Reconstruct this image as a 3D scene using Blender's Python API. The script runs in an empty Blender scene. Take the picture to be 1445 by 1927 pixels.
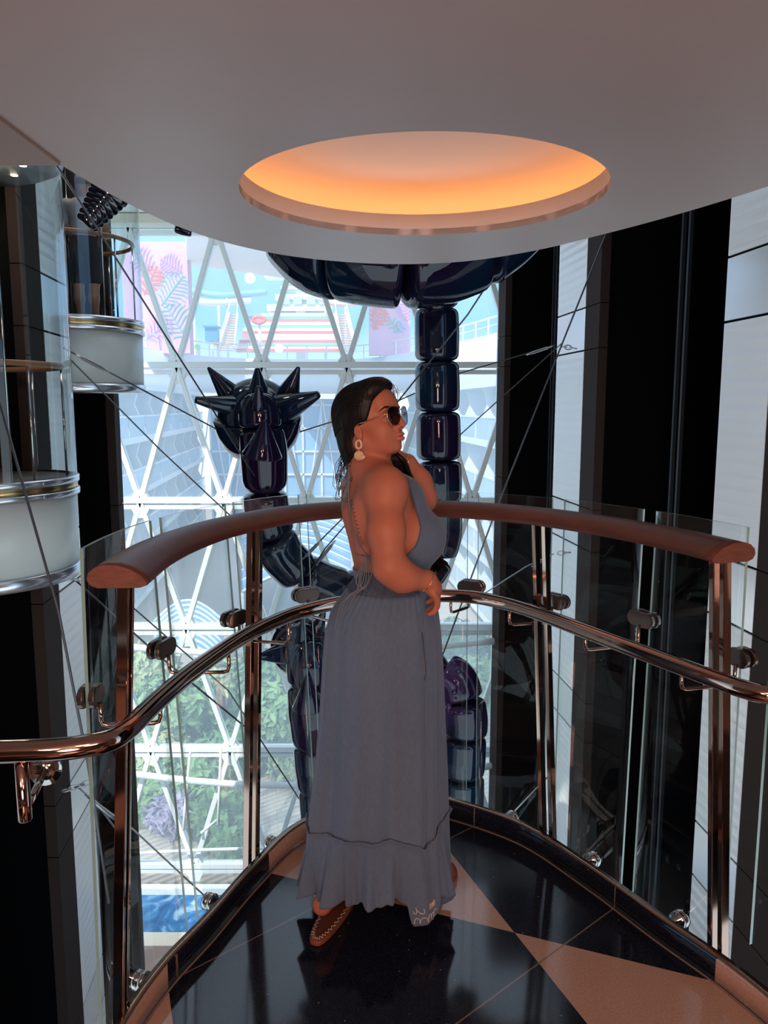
import bpy, bmesh, math, random
import numpy as np
from mathutils import Vector, Matrix, Euler
random.seed(7)
rng = np.random.default_rng(11)
scene = bpy.context.scene
COL = scene.collection
PI = math.pi

# ------------------------------------------------------------------ camera
FPX, PITCH, EYE = 1450.0, math.radians(7.8), 1.55
cam_d = bpy.data.cameras.new('camera')
cam_d.sensor_fit = 'VERTICAL'
cam_d.sensor_height = 24.0
cam_d.lens = 24.0 * FPX / 1927.0
cam_d.clip_start = 0.02
cam_d.clip_end = 600
cam = bpy.data.objects.new('camera', cam_d)
COL.objects.link(cam)
cam.location = (0, 0, EYE)
cam.rotation_euler = (PI / 2 - PITCH, 0, 0)
scene.camera = cam

# ------------------------------------------------------------------ view, sky, sun, lamps
scene.view_settings.view_transform = 'Standard'
scene.view_settings.look = 'None'
scene.view_settings.gamma = 1.0
scene.view_settings.use_curve_mapping = False
scene.view_settings.exposure = 0.0
try:
    scene.cycles.transparent_max_bounces = 48
    scene.cycles.max_bounces = 10
    scene.cycles.diffuse_bounces = 4
    scene.cycles.glossy_bounces = 5
    scene.cycles.sample_clamp_indirect = 6.0
    scene.cycles.caustics_reflective = False
    scene.cycles.caustics_refractive = False
    scene.cycles.use_denoising = True
except Exception:
    pass

SKY_STRENGTH = 1.9
SUN_STRENGTH = 4.2
world = bpy.data.worlds.new('world')
scene.world = world
world.use_nodes = True
wn = world.node_tree
wn.nodes.clear()
w_out = wn.nodes.new('ShaderNodeOutputWorld')
w_bg = wn.nodes.new('ShaderNodeBackground')
w_bg.inputs[1].default_value = SKY_STRENGTH
w_tc = wn.nodes.new('ShaderNodeTexCoord')
w_sep = wn.nodes.new('ShaderNodeSeparateXYZ')
w_ramp = wn.nodes.new('ShaderNodeValToRGB')
w_ramp.color_ramp.elements[0].position = 0.0
w_ramp.color_ramp.elements[0].color = (0.72, 0.86, 0.95, 1)
w_ramp.color_ramp.elements[1].position = 0.8
w_ramp.color_ramp.elements[1].color = (0.95, 1.05, 1.2, 1)
e = w_ramp.color_ramp.elements.new(0.10)
e.color = (0.20, 0.47, 0.85, 1)
wn.links.new(w_tc.outputs['Generated'], w_sep.inputs[0])
wn.links.new(w_sep.outputs['Z'], w_ramp.inputs[0])
wn.links.new(w_ramp.outputs[0], w_bg.inputs[0])
wn.links.new(w_bg.outputs[0], w_out.inputs[0])

sun_d = bpy.data.lights.new('sun', 'SUN')
sun_d.energy = SUN_STRENGTH
sun_d.angle = 0.01
sun_d.color = (1.0, 0.95, 0.88)
sun = bpy.data.objects.new('sun', sun_d)
COL.objects.link(sun)
sun.rotation_euler = Vector((0.42, 0.75, -0.75)).to_track_quat('-Z', 'Y').to_euler()

def area_lamp(name, loc, aim, size, energy, color):
    d = bpy.data.lights.new(name, 'AREA')
    d.shape = 'DISK'
    d.size = size
    d.energy = energy
    d.color = color
    o = bpy.data.objects.new(name, d)
    COL.objects.link(o)
    o.location = loc
    o.rotation_euler = (Vector(aim) - Vector(loc)).to_track_quat('-Z', 'Y').to_euler()
    return o
# unseen warm fill lamps, added under the ceiling behind the visitor
area_lamp('warm_fill', (-0.9, -1.6, 2.36), (0.0, 2.4, 0.7), 0.8, 36, (1.0, 0.72, 0.56))
area_lamp('warm_fill', (1.3, -1.6, 2.36), (0.1, 2.4, 0.7), 0.8, 29, (1.0, 0.72, 0.56))
# unseen warm lamp added at the rear to brighten the soffit
area_lamp('soffit_fill', (0.2, -2.6, 1.2), (0.2, 1.6, 2.4), 1.4, 92, (1.0, 0.58, 0.48))
area_lamp('warm_fill', (0.3, -0.6, 2.36), (0.3, 1.4, 0.0), 0.5, 14, (1.0, 0.66, 0.42))  # one more added fill, aimed at the near floor

# ------------------------------------------------------------------ picture <-> place
def ray(px, py):
    u = (px - 722.5) / FPX
    v = -(py - 963.5) / FPX
    return Vector((u, math.cos(PITCH) + v * math.sin(PITCH), -math.sin(PITCH) + v * math.cos(PITCH)))
def P(px, py, Y):
    d = ray(px, py)
    t = Y / d.y
    return Vector((d.x * t, Y, EYE + d.z * t))
def G(px, py, z=0.0):
    d = ray(px, py)
    t = (z - EYE) / d.z
    return Vector((d.x * t, d.y * t, z))
AX = -0.103                       # the ship's axis leans a little to the left of the camera's
def S(lat, along, z):
    return Vector((lat + AX * along, along, z))

# ------------------------------------------------------------------ materials
MATS = {}
def new_mat(name):
    m = bpy.data.materials.new(name)
    m.use_nodes = True
    nt = m.node_tree
    b = nt.nodes['Principled BSDF']
    return m, nt, b
def pbr(name, col, rough=0.5, metal=0.0, spec=0.5, coat=0.0, noise=None, bump=None, sheen=0.0):
    """noise=(scale, amount[, (sx,sy,sz)]) mottles the colour; bump=(scale, strength[, (sx,sy,sz)])."""
    if name in MATS:
        return MATS[name]
    m, nt, b = new_mat(name)
    b.inputs['Base Color'].default_value = (*col, 1)
    b.inputs['Roughness'].default_value = rough
    b.inputs['Metallic'].default_value = metal
    b.inputs['Specular IOR Level'].default_value = spec
    b.inputs['Coat Weight'].default_value = coat
    b.inputs['Coat Roughness'].default_value = 0.03
    if sheen:
        b.inputs['Sheen Weight'].default_value = sheen
    tc = nt.nodes.new('ShaderNodeTexCoord')
    def tex(scale, stretch):
        mp = nt.nodes.new('ShaderNodeMapping')
        mp.inputs['Scale'].default_value = stretch
        nt.links.new(tc.outputs['Object'], mp.inputs[0])
        n = nt.nodes.new('ShaderNodeTexNoise')
        n.inputs['Scale'].default_value = scale
        n.inputs['Detail'].default_value = 4
        nt.links.new(mp.outputs[0], n.inputs['Vector'])
        return n
    if noise:
        n = tex(noise[0], noise[2] if len(noise) > 2 else (1, 1, 1))
        r = nt.nodes.new('ShaderNodeMapRange')
        r.inputs['From Min'].default_value = 0.25
        r.inputs['From Max'].default_value = 0.75
        r.inputs['To Min'].default_value = 1 - noise[1]
        r.inputs['To Max'].default_value = 1 + noise[1]
        nt.links.new(n.outputs[0], r.inputs[0])
        mx = nt.nodes.new('ShaderNodeVectorMath')
        mx.operation = 'SCALE'
        mx.inputs[0].default_value = col
        nt.links.new(r.outputs[0], mx.inputs['Scale'])
        nt.links.new(mx.outputs[0], b.inputs['Base Color'])
    if bump:
        n = tex(bump[0], bump[2] if len(bump) > 2 else (1, 1, 1))
        bp = nt.nodes.new('ShaderNodeBump')
        bp.inputs['Strength'].default_value = bump[1]
        bp.inputs['Distance'].default_value = 0.01
        nt.links.new(n.outputs[0], bp.inputs['Height'])
        nt.links.new(bp.outputs[0], b.inputs['Normal'])
    MATS[name] = m
    return m
def glass(name, tint=(1, 1, 1), refl=1.0, veil=0.0, veil_col=(0.8, 0.9, 0.95), f0=0.04):
    """sheet glass: clear transmission, mirror reflection by angle, optionally a milky veil that adds daylight haze."""
    if name in MATS:
        return MATS[name]
    m = bpy.data.materials.new(name)
    m.use_nodes = True
    nt = m.node_tree
    nt.nodes.clear()
    out = nt.nodes.new('ShaderNodeOutputMaterial')
    tr = nt.nodes.new('ShaderNodeBsdfTransparent')
    tr.inputs[0].default_value = (*tint, 1)
    gl = nt.nodes.new('ShaderNodeBsdfGlossy')
    gl.inputs['Roughness'].default_value = 0.0
    lw = nt.nodes.new('ShaderNodeLayerWeight')
    lw.inputs['Blend'].default_value = 0.5
    pw = nt.nodes.new('ShaderNodeMath')
    pw.operation = 'POWER'
    pw.inputs[1].default_value = 4.0
    nt.links.new(lw.outputs['Facing'], pw.inputs[0])
    mr = nt.nodes.new('ShaderNodeMapRange')
    mr.inputs['To Min'].default_value = f0 * refl
    mr.inputs['To Max'].default_value = min(1.0, 0.8 * refl)
    nt.links.new(pw.outputs[0], mr.inputs[0])
    mix = nt.nodes.new('ShaderNodeMixShader')
    nt.links.new(mr.outputs[0], mix.inputs[0])
    base = tr
    if veil > 0:
        tl = nt.nodes.new('ShaderNodeBsdfTranslucent')
        tl.inputs[0].default_value = (*veil_col, 1)
        m2 = nt.nodes.new('ShaderNodeMixShader')
        m2.inputs[0].default_value = veil
        nt.links.new(tr.outputs[0], m2.inputs[1])
        nt.links.new(tl.outputs[0], m2.inputs[2])
        base = m2
    nt.links.new(base.outputs[0], mix.inputs[1])
    nt.links.new(gl.outputs[0], mix.inputs[2])
    nt.links.new(mix.outputs[0], out.inputs[0])
    MATS[name] = m
    return m
def emit(name, col, strength):
    m = bpy.data.materials.new(name)
    m.use_nodes = True
    nt = m.node_tree
    nt.nodes.clear()
    out = nt.nodes.new('ShaderNodeOutputMaterial')
    em = nt.nodes.new('ShaderNodeEmission')
    em.inputs[0].default_value = (*col, 1)
    em.inputs[1].default_value = strength
    nt.links.new(em.outputs[0], out.inputs[0])
    return m

# ------------------------------------------------------------------ mesh builder
def frame_of(d):
    d = Vector(d).normalized()
    a = Vector((0, 0, 1)) if abs(d.z) < 0.95 else Vector((1, 0, 0))
    u = d.cross(a).normalized()
    return u, u.cross(d).normalized(), d
class MB:
    def __init__(self):
        self.v, self.f, self.m, self.s = [], [], [], []
    def add(self, vs, fs, mi=0, smooth=False):
        o = len(self.v)
        self.v += [Vector(p) for p in vs]
        for q in fs:
            self.f.append([o + i for i in q])
            self.m.append(mi)
            self.s.append(smooth)
        return self
    def hexa(self, p8, mi=0):      # four bottom points, four top points
        return self.add(p8, [(3, 2, 1, 0), (4, 5, 6, 7), (0, 1, 5, 4), (1, 2, 6, 5), (2, 3, 7, 6), (3, 0, 4, 7)], mi)
    def box(self, lo, hi, mi=0):
        (x0, y0, z0), (x1, y1, z1) = lo, hi
        return self.hexa([(x0, y0, z0), (x1, y0, z0), (x1, y1, z0), (x0, y1, z0), (x0, y0, z1), (x1, y0, z1), (x1, y1, z1), (x0, y1, z1)], mi)
    def obox(self, c, ax, ay, az, mi=0):   # centre and three half-axes
        c, ax, ay, az = Vector(c), Vector(ax), Vector(ay), Vector(az)
        return self.hexa([c - ax - ay - az, c + ax - ay - az, c + ax + ay - az, c - ax + ay - az,
                          c - ax - ay + az, c + ax - ay + az, c + ax + ay + az, c - ax + ay + az], mi)
    def sbox(self, l0, l1, a0, a1, z0, z1, mi=0):   # box in the ship's own axes
        return self.hexa([S(l0, a0, z0), S(l1, a0, z0), S(l1, a1, z0), S(l0, a1, z0), S(l0, a0, z1), S(l1, a0, z1), S(l1, a1, z1), S(l0, a1, z1)], mi)
    def bar(self, a, b, w, h, up=(0, 0, 1), mi=0):
        a, b = Vector(a), Vector(b)
        d = (b - a).normalized()
        u = d.cross(Vector(up))
        if u.length < 1e-4:
            u = d.cross(Vector((1, 0, 0)))
        u.normalize()
        n = u.cross(d).normalized()
        return self.obox((a + b) / 2, u * w / 2, d * (b - a).length / 2, n * h / 2, mi)
    def sweep(self, path, prof, closed=False, caps=True, mi=0, smooth=True, up=(0, 0, 1), scale=None):
        """profile: list of (sideways, up) points carried along the path."""
        path = [Vector(p) for p in path]
        n, k = len(path), len(prof)
        vs = []
        upv = Vector(up)
        for i, p in enumerate(path):
            a = path[(i - 1) % n] if closed or i else path[0]
            b = path[(i + 1) % n] if closed or i < n - 1 else path[-1]
            d = (b - a).normalized()
            u = d.cross(upv)
            if u.length < 1e-3:
                u = d.cross(Vector((0.3, 1, 0)))
            u.normalize()
            w = u.cross(d).normalized()
            sc = scale[i] if scale is not None else 1.0
            for (s, t) in prof:
                vs.append(p + u * s * sc + w * t * sc)
        fs = []
        for i in range(n if closed else n - 1):
            j = (i + 1) % n
            for q in range(k):
                r = (q + 1) % k
                fs.append((i * k + q, i * k + r, j * k + r, j * k + q))
        self.add(vs, fs, mi, smooth)
        if caps and not closed:
            o = len(self.v) - len(vs)
            self.f.append([o + q for q in range(k)][::-1]); self.m.append(mi); self.s.append(False)
            self.f.append([o + (n - 1) * k + q for q in range(k)]); self.m.append(mi); self.s.append(False)
        return self
    def tube(self, path, r, seg=12, mi=0, caps=True, closed=False, smooth=True):
        """round tube; r is one radius or one per point; carried without twisting."""
        path = [Vector(p) for p in path]
        n = len(path)
        rr = [r] * n if not hasattr(r, '__len__') else r
        vs = []
        u = None
        for i, p in enumerate(path):
            a = path[(i - 1) % n] if closed or i else path[0]
            b = path[(i + 1) % n] if closed or i < n - 1 else path[-1]
            d = (b - a).normalized()
            if u is None:
                u = frame_of(d)[0]
            else:
                u = (u - d * u.dot(d))
                if u.length < 1e-6:
                    u = frame_of(d)[0]
                u.normalize()
            w = d.cross(u)
            for q in range(seg):
                t = 2 * PI * q / seg
                vs.append(p + (u * math.cos(t) + w * math.sin(t)) * rr[i])
        fs = []
        for i in range(n if closed else n - 1):
            j = (i + 1) % n
            for q in range(seg):
                s = (q + 1) % seg
                fs.append((i * seg + q, i * seg + s, j * seg + s, j * seg + q))
        self.add(vs, fs, mi, smooth)
        if caps and not closed:
            o = len(self.v) - len(vs)
            self.f.append([o + q for q in range(seg)][::-1]); self.m.append(mi); self.s.append(False)
            self.f.append([o + (n - 1) * seg + q for q in range(seg)]); self.m.append(mi); self.s.append(False)
        return self
    def lathe(self, origin, axis, prof, seg=24, mi=0, smooth=True, arc=None):
        """prof: (radius, distance along the axis)."""
        u, w, d = frame_of(axis)
        o = Vector(origin)
        full = arc is None
        a0, a1 = (0, 2 * PI) if full else arc
        cnt = seg if full else seg + 1
        vs = []
        for (r, h) in prof:
            for q in range(cnt):
                t = a0 + (a1 - a0) * q / seg
                vs.append(o + d * h + (u * math.cos(t) + w * math.sin(t)) * max(r, 1e-5))
        fs = []
        for i in range(len(prof) - 1):
            for q in range(seg):
                s = (q + 1) % cnt
                fs.append((i * cnt + q, i * cnt + s, (i + 1) * cnt + s, (i + 1) * cnt + q))
        return self.add(vs, fs, mi, smooth)
    def ball(self, c, r, seg=16, rings=10, mi=0, R=None):
        rr = (r, r, r) if not hasattr(r, '__len__') else r
        vs, fs = [], []
        for i in range(rings + 1):
            t = PI * i / rings
            for q in range(seg):
                a = 2 * PI * q / seg
                p = Vector((rr[0] * math.sin(t) * math.cos(a), rr[1] * math.sin(t) * math.sin(a), rr[2] * math.cos(t)))
                if R is not None:
                    p = R @ p
                vs.append(Vector(c) + p)
        for i in range(rings):
            for q in range(seg):
                s = (q + 1) % seg
                fs.append((i * seg + q, (i + 1) * seg + q, (i + 1) * seg + s, i * seg + s))
        return self.add(vs, fs, mi, True)
    def prism(self, poly, z0, z1, mi=0):
        n = len(poly)
        vs = [(p[0], p[1], z0) for p in poly] + [(p[0], p[1], z1) for p in poly]
        fs = [tuple(range(n))[::-1], tuple(range(n, 2 * n))] + [(i, (i + 1) % n, n + (i + 1) % n, n + i) for i in range(n)]
        return self.add(vs, fs, mi)
    def slab(self, pts, nrm, t, mi=0):     # a flat outline given real thickness t along nrm
        n = len(pts)
        d = Vector(nrm).normalized() * t
        vs = [Vector(p) for p in pts] + [Vector(p) + d for p in pts]
        fs = [tuple(range(n))[::-1], tuple(range(n, 2 * n))] + [(i, (i + 1) % n, n + (i + 1) % n, n + i) for i in range(n)]
        return self.add(vs, fs, mi)
    def build(self, name, mats, parent=None, bevel=0.0, subsurf=0):
        if not isinstance(mats, (list, tuple)):
            mats = [mats]
        root = parent
        off = Vector((0, 0, 0))
        while root is not None:
            off = off + root.location
            root = root.parent
        me = bpy.data.meshes.new(name)
        me.from_pydata([tuple(p - off) for p in self.v], [], self.f)
        for mt in mats:
            me.materials.append(mt)
        me.polygons.foreach_set('material_index', self.m)
        me.polygons.foreach_set('use_smooth', self.s)
        me.update()
        bm = bmesh.new()
        bm.from_mesh(me)
        bmesh.ops.remove_doubles(bm, verts=bm.verts, dist=1e-6)
        bmesh.ops.recalc_face_normals(bm, faces=bm.faces)
        bm.to_mesh(me)
        bm.free()
        o = bpy.data.objects.new(name, me)
        COL.objects.link(o)
        if parent is not None:
            o.parent = parent
        if bevel:
            b = o.modifiers.new('bevel', 'BEVEL')
            b.width = bevel
            b.segments = 2
            b.limit_method = 'ANGLE'
        if subsurf:
            s = o.modifiers.new('subsurf', 'SUBSURF')
            s.levels = s.render_levels = subsurf
        return o
def tag(o, label=None, cat=None, group=None, kind=None):
    if label: o['label'] = label
    if cat: o['category'] = cat
    if group: o['group'] = group
    if kind: o['kind'] = kind
    return o
def thing(name, label, cat, loc=(0, 0, 0), group=None):
    o = bpy.data.objects.new(name, None)
    o.empty_display_size = 0.1
    COL.objects.link(o)
    o.location = Vector(loc)
    return tag(o, label, cat, group)
def struct(name, mb, mats, label=None, parent=None, bevel=0.0):
    o = mb.build(name, mats, parent, bevel)
    if parent is None:
        o['kind'] = 'structure'
        if label:
            o['label'] = label
    return o
def spline(pts, n=8, closed=False):
    """Catmull-Rom through the points."""
    pts = [Vector(p) for p in pts]
    m = len(pts)
    out = []
    for i in range(m if closed else m - 1):
        if closed:
            a, b, c, d = pts[(i - 1) % m], pts[i], pts[(i + 1) % m], pts[(i + 2) % m]
        else:
            a, b, c, d = pts[max(i - 1, 0)], pts[i], pts[i + 1], pts[min(i + 2, m - 1)]
        for k in range(n):
            t = k / n
            out.append(0.5 * ((2 * b) + (c - a) * t + (2 * a - 5 * b + 4 * c - d) * t * t + (3 * b - a - 3 * c + d) * t ** 3))
    if not closed:
        out.append(pts[-1])
    return out
def circle_prof(r, n=12, ry=None):
    return [(r * math.cos(2 * PI * i / n), (ry or r) * math.sin(2 * PI * i / n)) for i in range(n)]
# ------------------------------------------------------------------ common materials
M_ceil = pbr('soffit_paint', (0.50, 0.42, 0.40), 0.42, spec=0.4, noise=(1.3, 0.03), bump=(3, 0.02))
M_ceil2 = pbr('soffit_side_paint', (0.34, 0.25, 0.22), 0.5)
M_white = pbr('white_steel_paint', (0.78, 0.82, 0.80), 0.35)
M_whitepanel = pbr('white_cladding', (0.88, 0.85, 0.82), 0.34, metal=0.15, bump=(2.0, 0.10, (1, 1, 9)))
def add_ribs(m, scale, strength):
    nt = m.node_tree; b = nt.nodes['Principled BSDF']
    tc = nt.nodes.new('ShaderNodeTexCoord'); w = nt.nodes.new('ShaderNodeTexWave'); w.bands_direction = 'Z'
    w.inputs['Scale'].default_value = scale; w.inputs['Distortion'].default_value = 0.3; w.inputs['Detail'].default_value = 1
    bp = nt.nodes.new('ShaderNodeBump'); bp.inputs['Strength'].default_value = strength; bp.inputs['Distance'].default_value = 0.02
    nt.links.new(tc.outputs['Object'], w.inputs['Vector']); nt.links.new(w.outputs['Fac'], bp.inputs['Height']); nt.links.new(bp.outputs[0], b.inputs['Normal'])
add_ribs(M_whitepanel, 2.6, 0.30)
M_whitesmooth = pbr('smooth_cladding', (0.88, 0.85, 0.82), 0.22, metal=0.35, noise=(0.8, 0.04))
M_brown = pbr('brown_cladding', (0.040, 0.027, 0.023), 0.65, spec=0.04)
M_black = pbr('shaft_black', (0.0025, 0.0025, 0.003), 0.6, spec=0.03)
M_darkmetal = pbr('dark_steel', (0.05, 0.05, 0.055), 0.3, metal=0.6)
M_wood = pbr('mahogany_rail', (0.085, 0.026, 0.016), 0.40, spec=0.4, noise=(9, 0.25, (1, 1, 5)), bump=(60, 0.05))
M_woodend = pbr('mahogany_endgrain', (0.13, 0.038, 0.020), 0.5, noise=(25, 0.3, (1, 1, 4)))
M_bronze = pbr('polished_bronze', (0.40, 0.285, 0.235), 0.07, metal=1.0)
M_bronzedark = pbr('bronze_clamp', (0.16, 0.13, 0.12), 0.22, metal=0.9)
M_chrome = pbr('chrome', (0.50, 0.48, 0.47), 0.1, metal=1.0)
M_brass = pbr('brushed_brass', (0.55, 0.38, 0.17), 0.25, metal=1.0, noise=(14, 0.25, (1, 1, 0.1)))
M_steelband = pbr('steel_band', (0.70, 0.72, 0.76), 0.22, metal=0.9, noise=(9, 0.15, (1, 1, 0.1)))
M_railglass = glass('rail_glass', (0.97, 0.99, 0.985), refl=0.55, f0=0.03)
M_glassedge = pbr('glass_cut_edge', (0.22, 0.38, 0.37), 0.12, spec=0.8)
M_cabglass = glass('cabin_glass', (0.90, 0.96, 0.96), refl=1.15, f0=0.055)
M_pane = glass('window_glass', (0.95, 0.97, 0.985), refl=0.5, veil=0.20, f0=0.03)  # veil puts the washed-out outdoor haze into the panes
M_cable = pbr('steel_cable', (0.10, 0.10, 0.11), 0.4, metal=0.7)
M_cablel = pbr('bright_steel_cable', (0.55, 0.55, 0.56), 0.35, metal=0.8)

# terrazzo laid in large tilted diamonds: navy and terracotta, with thin brass-brown joints
X0 = G(968, 1755)
L1a, L1b = G(843, 1592), G(1112, 1927)
L2a, L2b = G(480, 1657), G(1374, 1880)
n1 = Vector((-(L1b - L1a).y, (L1b - L1a).x, 0)).normalized()
n2 = Vector((-(L2b - L2a).y, (L2b - L2a).x, 0)).normalized()
def terrazzo():
    m, nt, b = new_mat('terrazzo')
    N, L = nt.nodes, nt.links
    tc = N.new('ShaderNodeTexCoord')
    def dotn(n, off):
        v = N.new('ShaderNodeVectorMath'); v.operation = 'DOT_PRODUCT'
        v.inputs[1].default_value = (n.x, n.y, 0)
        L.new(tc.outputs['Object'], v.inputs[0])
        a = N.new('ShaderNodeMath'); a.operation = 'SUBTRACT'
        a.inputs[1].default_value = off
        L.new(v.outputs['Value'], a.inputs[0])
        return a.outputs[0]
    def math2(op, a, bb):
        q = N.new('ShaderNodeMath'); q.operation = op
        for i, x in enumerate((a, bb)):
            if isinstance(x, (int, float)): q.inputs[i].default_value = x
            elif x is not None: L.new(x, q.inputs[i])
        return q.outputs[0]
    c1 = dotn(n1, n1.dot(X0))
    c2 = dotn(n2, n2.dot(X0))
    p3 = G(318, 1868)
    w1 = abs(n1.dot(p3) - n1.dot(X0))          # spacing between two parallel diamond sides
    def par(c):
        f = math2('FLOOR', math2('DIVIDE', c, w1), 0)
        return math2('FLOORED_MODULO', f, 2.0)
    chk = math2('COMPARE', par(c1), par(c2))
    chk.node.inputs[2].default_value = 0.1
    SAME = (n1.dot(G(1200, 1870) - X0) > 0) == (n2.dot(G(1200, 1870) - X0) > 0)
    terr = chk if SAME else math2('SUBTRACT', 1.0, chk)
    # joints: a square tile grid turned with the picture's joints
    ja, jb = G(1033, 1612), G(915, 1683)
    d = (jb - ja).normalized()
    jn = Vector((-d.y, d.x, 0))
    def joint(n, off, per):
        c = dotn(n, off)
        f = math2('FRACT', math2('DIVIDE', c, per), 0)
        a = math2('ABSOLUTE', math2('SUBTRACT', f, 0.5), 0)
        return math2('GREATER_THAN', a, 0.5 - 0.0022 / per)
    P1 = abs(jn.dot(G(1317, 1823)) - jn.dot(ja))
    j1 = joint(jn, jn.dot(ja) + P1 / 2, P1)
    d2 = (G(690, 1893) - G(412, 1733)).normalized(); n4 = Vector((-d2.y, d2.x, 0))
    j2 = joint(n4, n4.dot(G(412, 1733)) + 3.0, 6.0)
    jj = math2('MAXIMUM', j1, j2)
    vor = N.new('ShaderNodeTexVoronoi'); vor.inputs['Scale'].default_value = 260
    L.new(tc.outputs['Object'], vor.inputs['Vector'])
    sp = N.new('ShaderNodeValToRGB')
    sp.color_ramp.elements[0].position = 0.0; sp.color_ramp.elements[0].color = (0.030, 0.035, 0.050, 1)
    sp.color_ramp.elements[1].position = 0.42; sp.color_ramp.elements[1].color = (0.006, 0.0075, 0.014, 1)
    L.new(vor.outputs['Distance'], sp.inputs[0])
    nz = N.new('ShaderNodeTexNoise'); nz.inputs['Scale'].default_value = 170; nz.inputs['Detail'].default_value = 3
    L.new(tc.outputs['Object'], nz.inputs['Vector'])
    tp = N.new('ShaderNodeValToRGB')
    tp.color_ramp.elements[0].position = 0.3; tp.color_ramp.elements[0].color = (0.33, 0.20, 0.145, 1)
    tp.color_ramp.elements[1].position = 0.7; tp.color_ramp.elements[1].color = (0.42, 0.265, 0.20, 1)
    L.new(nz.outputs[0], tp.inputs[0])
    # a few pale chips
    v2 = N.new('ShaderNodeTexVoronoi'); v2.inputs['Scale'].default_value = 26
    L.new(tc.outputs['Object'], v2.inputs['Vector'])
    chip = math2('LESS_THAN', v2.outputs['Distance'], 0.045)
    mx = N.new('ShaderNodeMix'); mx.data_type = 'RGBA'
    L.new(terr, mx.inputs[0]); L.new(sp.outputs[0], mx.inputs[6]); L.new(tp.outputs[0], mx.inputs[7])
    m1 = N.new('ShaderNodeMix'); m1.data_type = 'RGBA'
    L.new(chip, m1.inputs[0]); L.new(mx.outputs[2], m1.inputs[6]); m1.inputs[7].default_value = (0.30, 0.28, 0.28, 1)
    m2 = N.new('ShaderNodeMix'); m2.data_type = 'RGBA'
    L.new(jj, m2.inputs[0]); L.new(m1.outputs[2], m2.inputs[6]); m2.inputs[7].default_value = (0.16, 0.11, 0.09, 1)
    L.new(m2.outputs[2], b.inputs['Base Color'])
    b.inputs['Roughness'].default_value = 0.09
    b.inputs['Specular IOR Level'].default_value = 0.35
    return m
M_terrazzo = terrazzo()

# ------------------------------------------------------------------ balcony plan curves (half width, distance), mirrored about its axis
CX = 0.36
def plan(half, n=10):
    left = [(-w, y) for w, y in half[::-1] if w > 1e-6]
    pts = [Vector((CX + w + AX * y, y, 0)) for w, y in left + [(w, y) for w, y in half]]
    return spline(pts, n)
H_CURB = [(0, 2.80), (.16, 2.745), (.39, 2.57), (.535, 2.32), (.65, 2.07), (.745, 1.88), (.81, 1.68), (.86, 1.40)]
H_RAIL = [(0, 2.89), (.18, 2.86), (.42, 2.71), (.62, 2.42), (.72, 2.16), (.768, 1.93), (.785, 1.70)]
H_TUBE = [(0, 2.80), (.21, 2.735), (.395, 2.565), (.51, 2.34), (.615, 2.06), (.69, 1.86)]
C_CURB = plan(H_CURB)
def shift(path, d):        # parallel curve, d outward
    out = []
    n = len(path)
    for i, p in enumerate(path):
        t = (path[min(i + 1, n - 1)] - path[max(i - 1, 0)]).normalized()
        out.append(p + Vector((-t.y, t.x, 0)) * d)
    return out

# floor of the balcony and the landing behind it
fl = MB()
edge = [(p.x, p.y) for p in C_CURB]
poly = [(-4.2, -3.0), (-4.2, 1.40)] + edge + [(4.2, 1.40), (4.2, -3.0)]
fl.prism(poly[::-1], -0.30, 0.0)
struct('floor', fl, M_terrazzo)
cb = MB()
prof = [(-0.012, -0.02), (0.012, -0.02), (0.012, 0.066), (0.006, 0.072), (-0.006, 0.072), (-0.012, 0.066)]
cb.sweep(shift(C_CURB, 0.013), [(s, z) for s, z in prof])
struct('trim_1', cb, M_terrazzo)
lip = MB()
lip.sweep([p + Vector((0, 0, 0.0735)) for p in shift(C_CURB, 0.013)], [(-0.0125, -0.001), (0.0125, -0.001), (0.0125, 0.0008), (-0.0125, 0.0008)])
struct('trim_2', lip, pbr('curb_brass_edge', (0.30, 0.20, 0.15), 0.2, metal=0.9))
jl = MB()
jl.sweep([p + Vector((0, 0, 0.0022)) for p in shift(C_CURB, -0.006)], [(-0.003, -0.002), (0.003, -0.002), (0.003, 0.0012), (-0.003, 0.0012)])
struct('trim_3', jl, pbr('floor_joint', (0.17, 0.12, 0.10), 0.35))

# ------------------------------------------------------------------ soffit with its round lit recess
ZC = 2.40
sof_pts = spline([(-1.15, 2.86, 0), (-1.09, 3.36, 0), (-.97, 3.86, 0), (-.77, 4.28, 0), (-.46, 4.61, 0), (.0, 4.80, 0), (.45, 4.73, 0),
                  (.82, 4.41, 0), (1.10, 3.98, 0), (1.33, 3.55, 0), (1.50, 3.14, 0), (1.64, 2.70, 0), (1.74, 2.2, 0)], 6)
RC, RR = Vector((0.157, 3.275, 0)), 0.735
outer = [(-4.6, -3.2), (-4.6, 2.86)] + [(p.x, p.y) for p in sof_pts] + [(4.6, 2.2), (4.6, -3.2)]
def holed_plate(name, outer, hc, hr, z, mat):
    bm = bmesh.new()
    es = []
    for loop in (outer, [(hc.x + hr * math.cos(2 * PI * i / 96), hc.y + hr * math.sin(2 * PI * i / 96)) for i in range(96)]):
        vs = [bm.verts.new((x, y, z)) for x, y in loop]
        es += [bm.edges.new((vs[i], vs[(i + 1) % len(vs)])) for i in range(len(vs))]
    bmesh.ops.triangle_fill(bm, use_beauty=True, use_dissolve=False, edges=es)
    for f in bm.faces:
        if f.normal.z > 0:
            f.normal_flip()
    me = bpy.data.meshes.new(name)
    bm.to_mesh(me); bm.free()
    me.materials.append(mat)
    o = bpy.data.objects.new(name, me)
    COL.objects.link(o)
    o['kind'] = 'structure'
    s = o.modifiers.new('solid', 'SOLIDIFY'); s.thickness = 0.03; s.offset = -1
    return o
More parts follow.
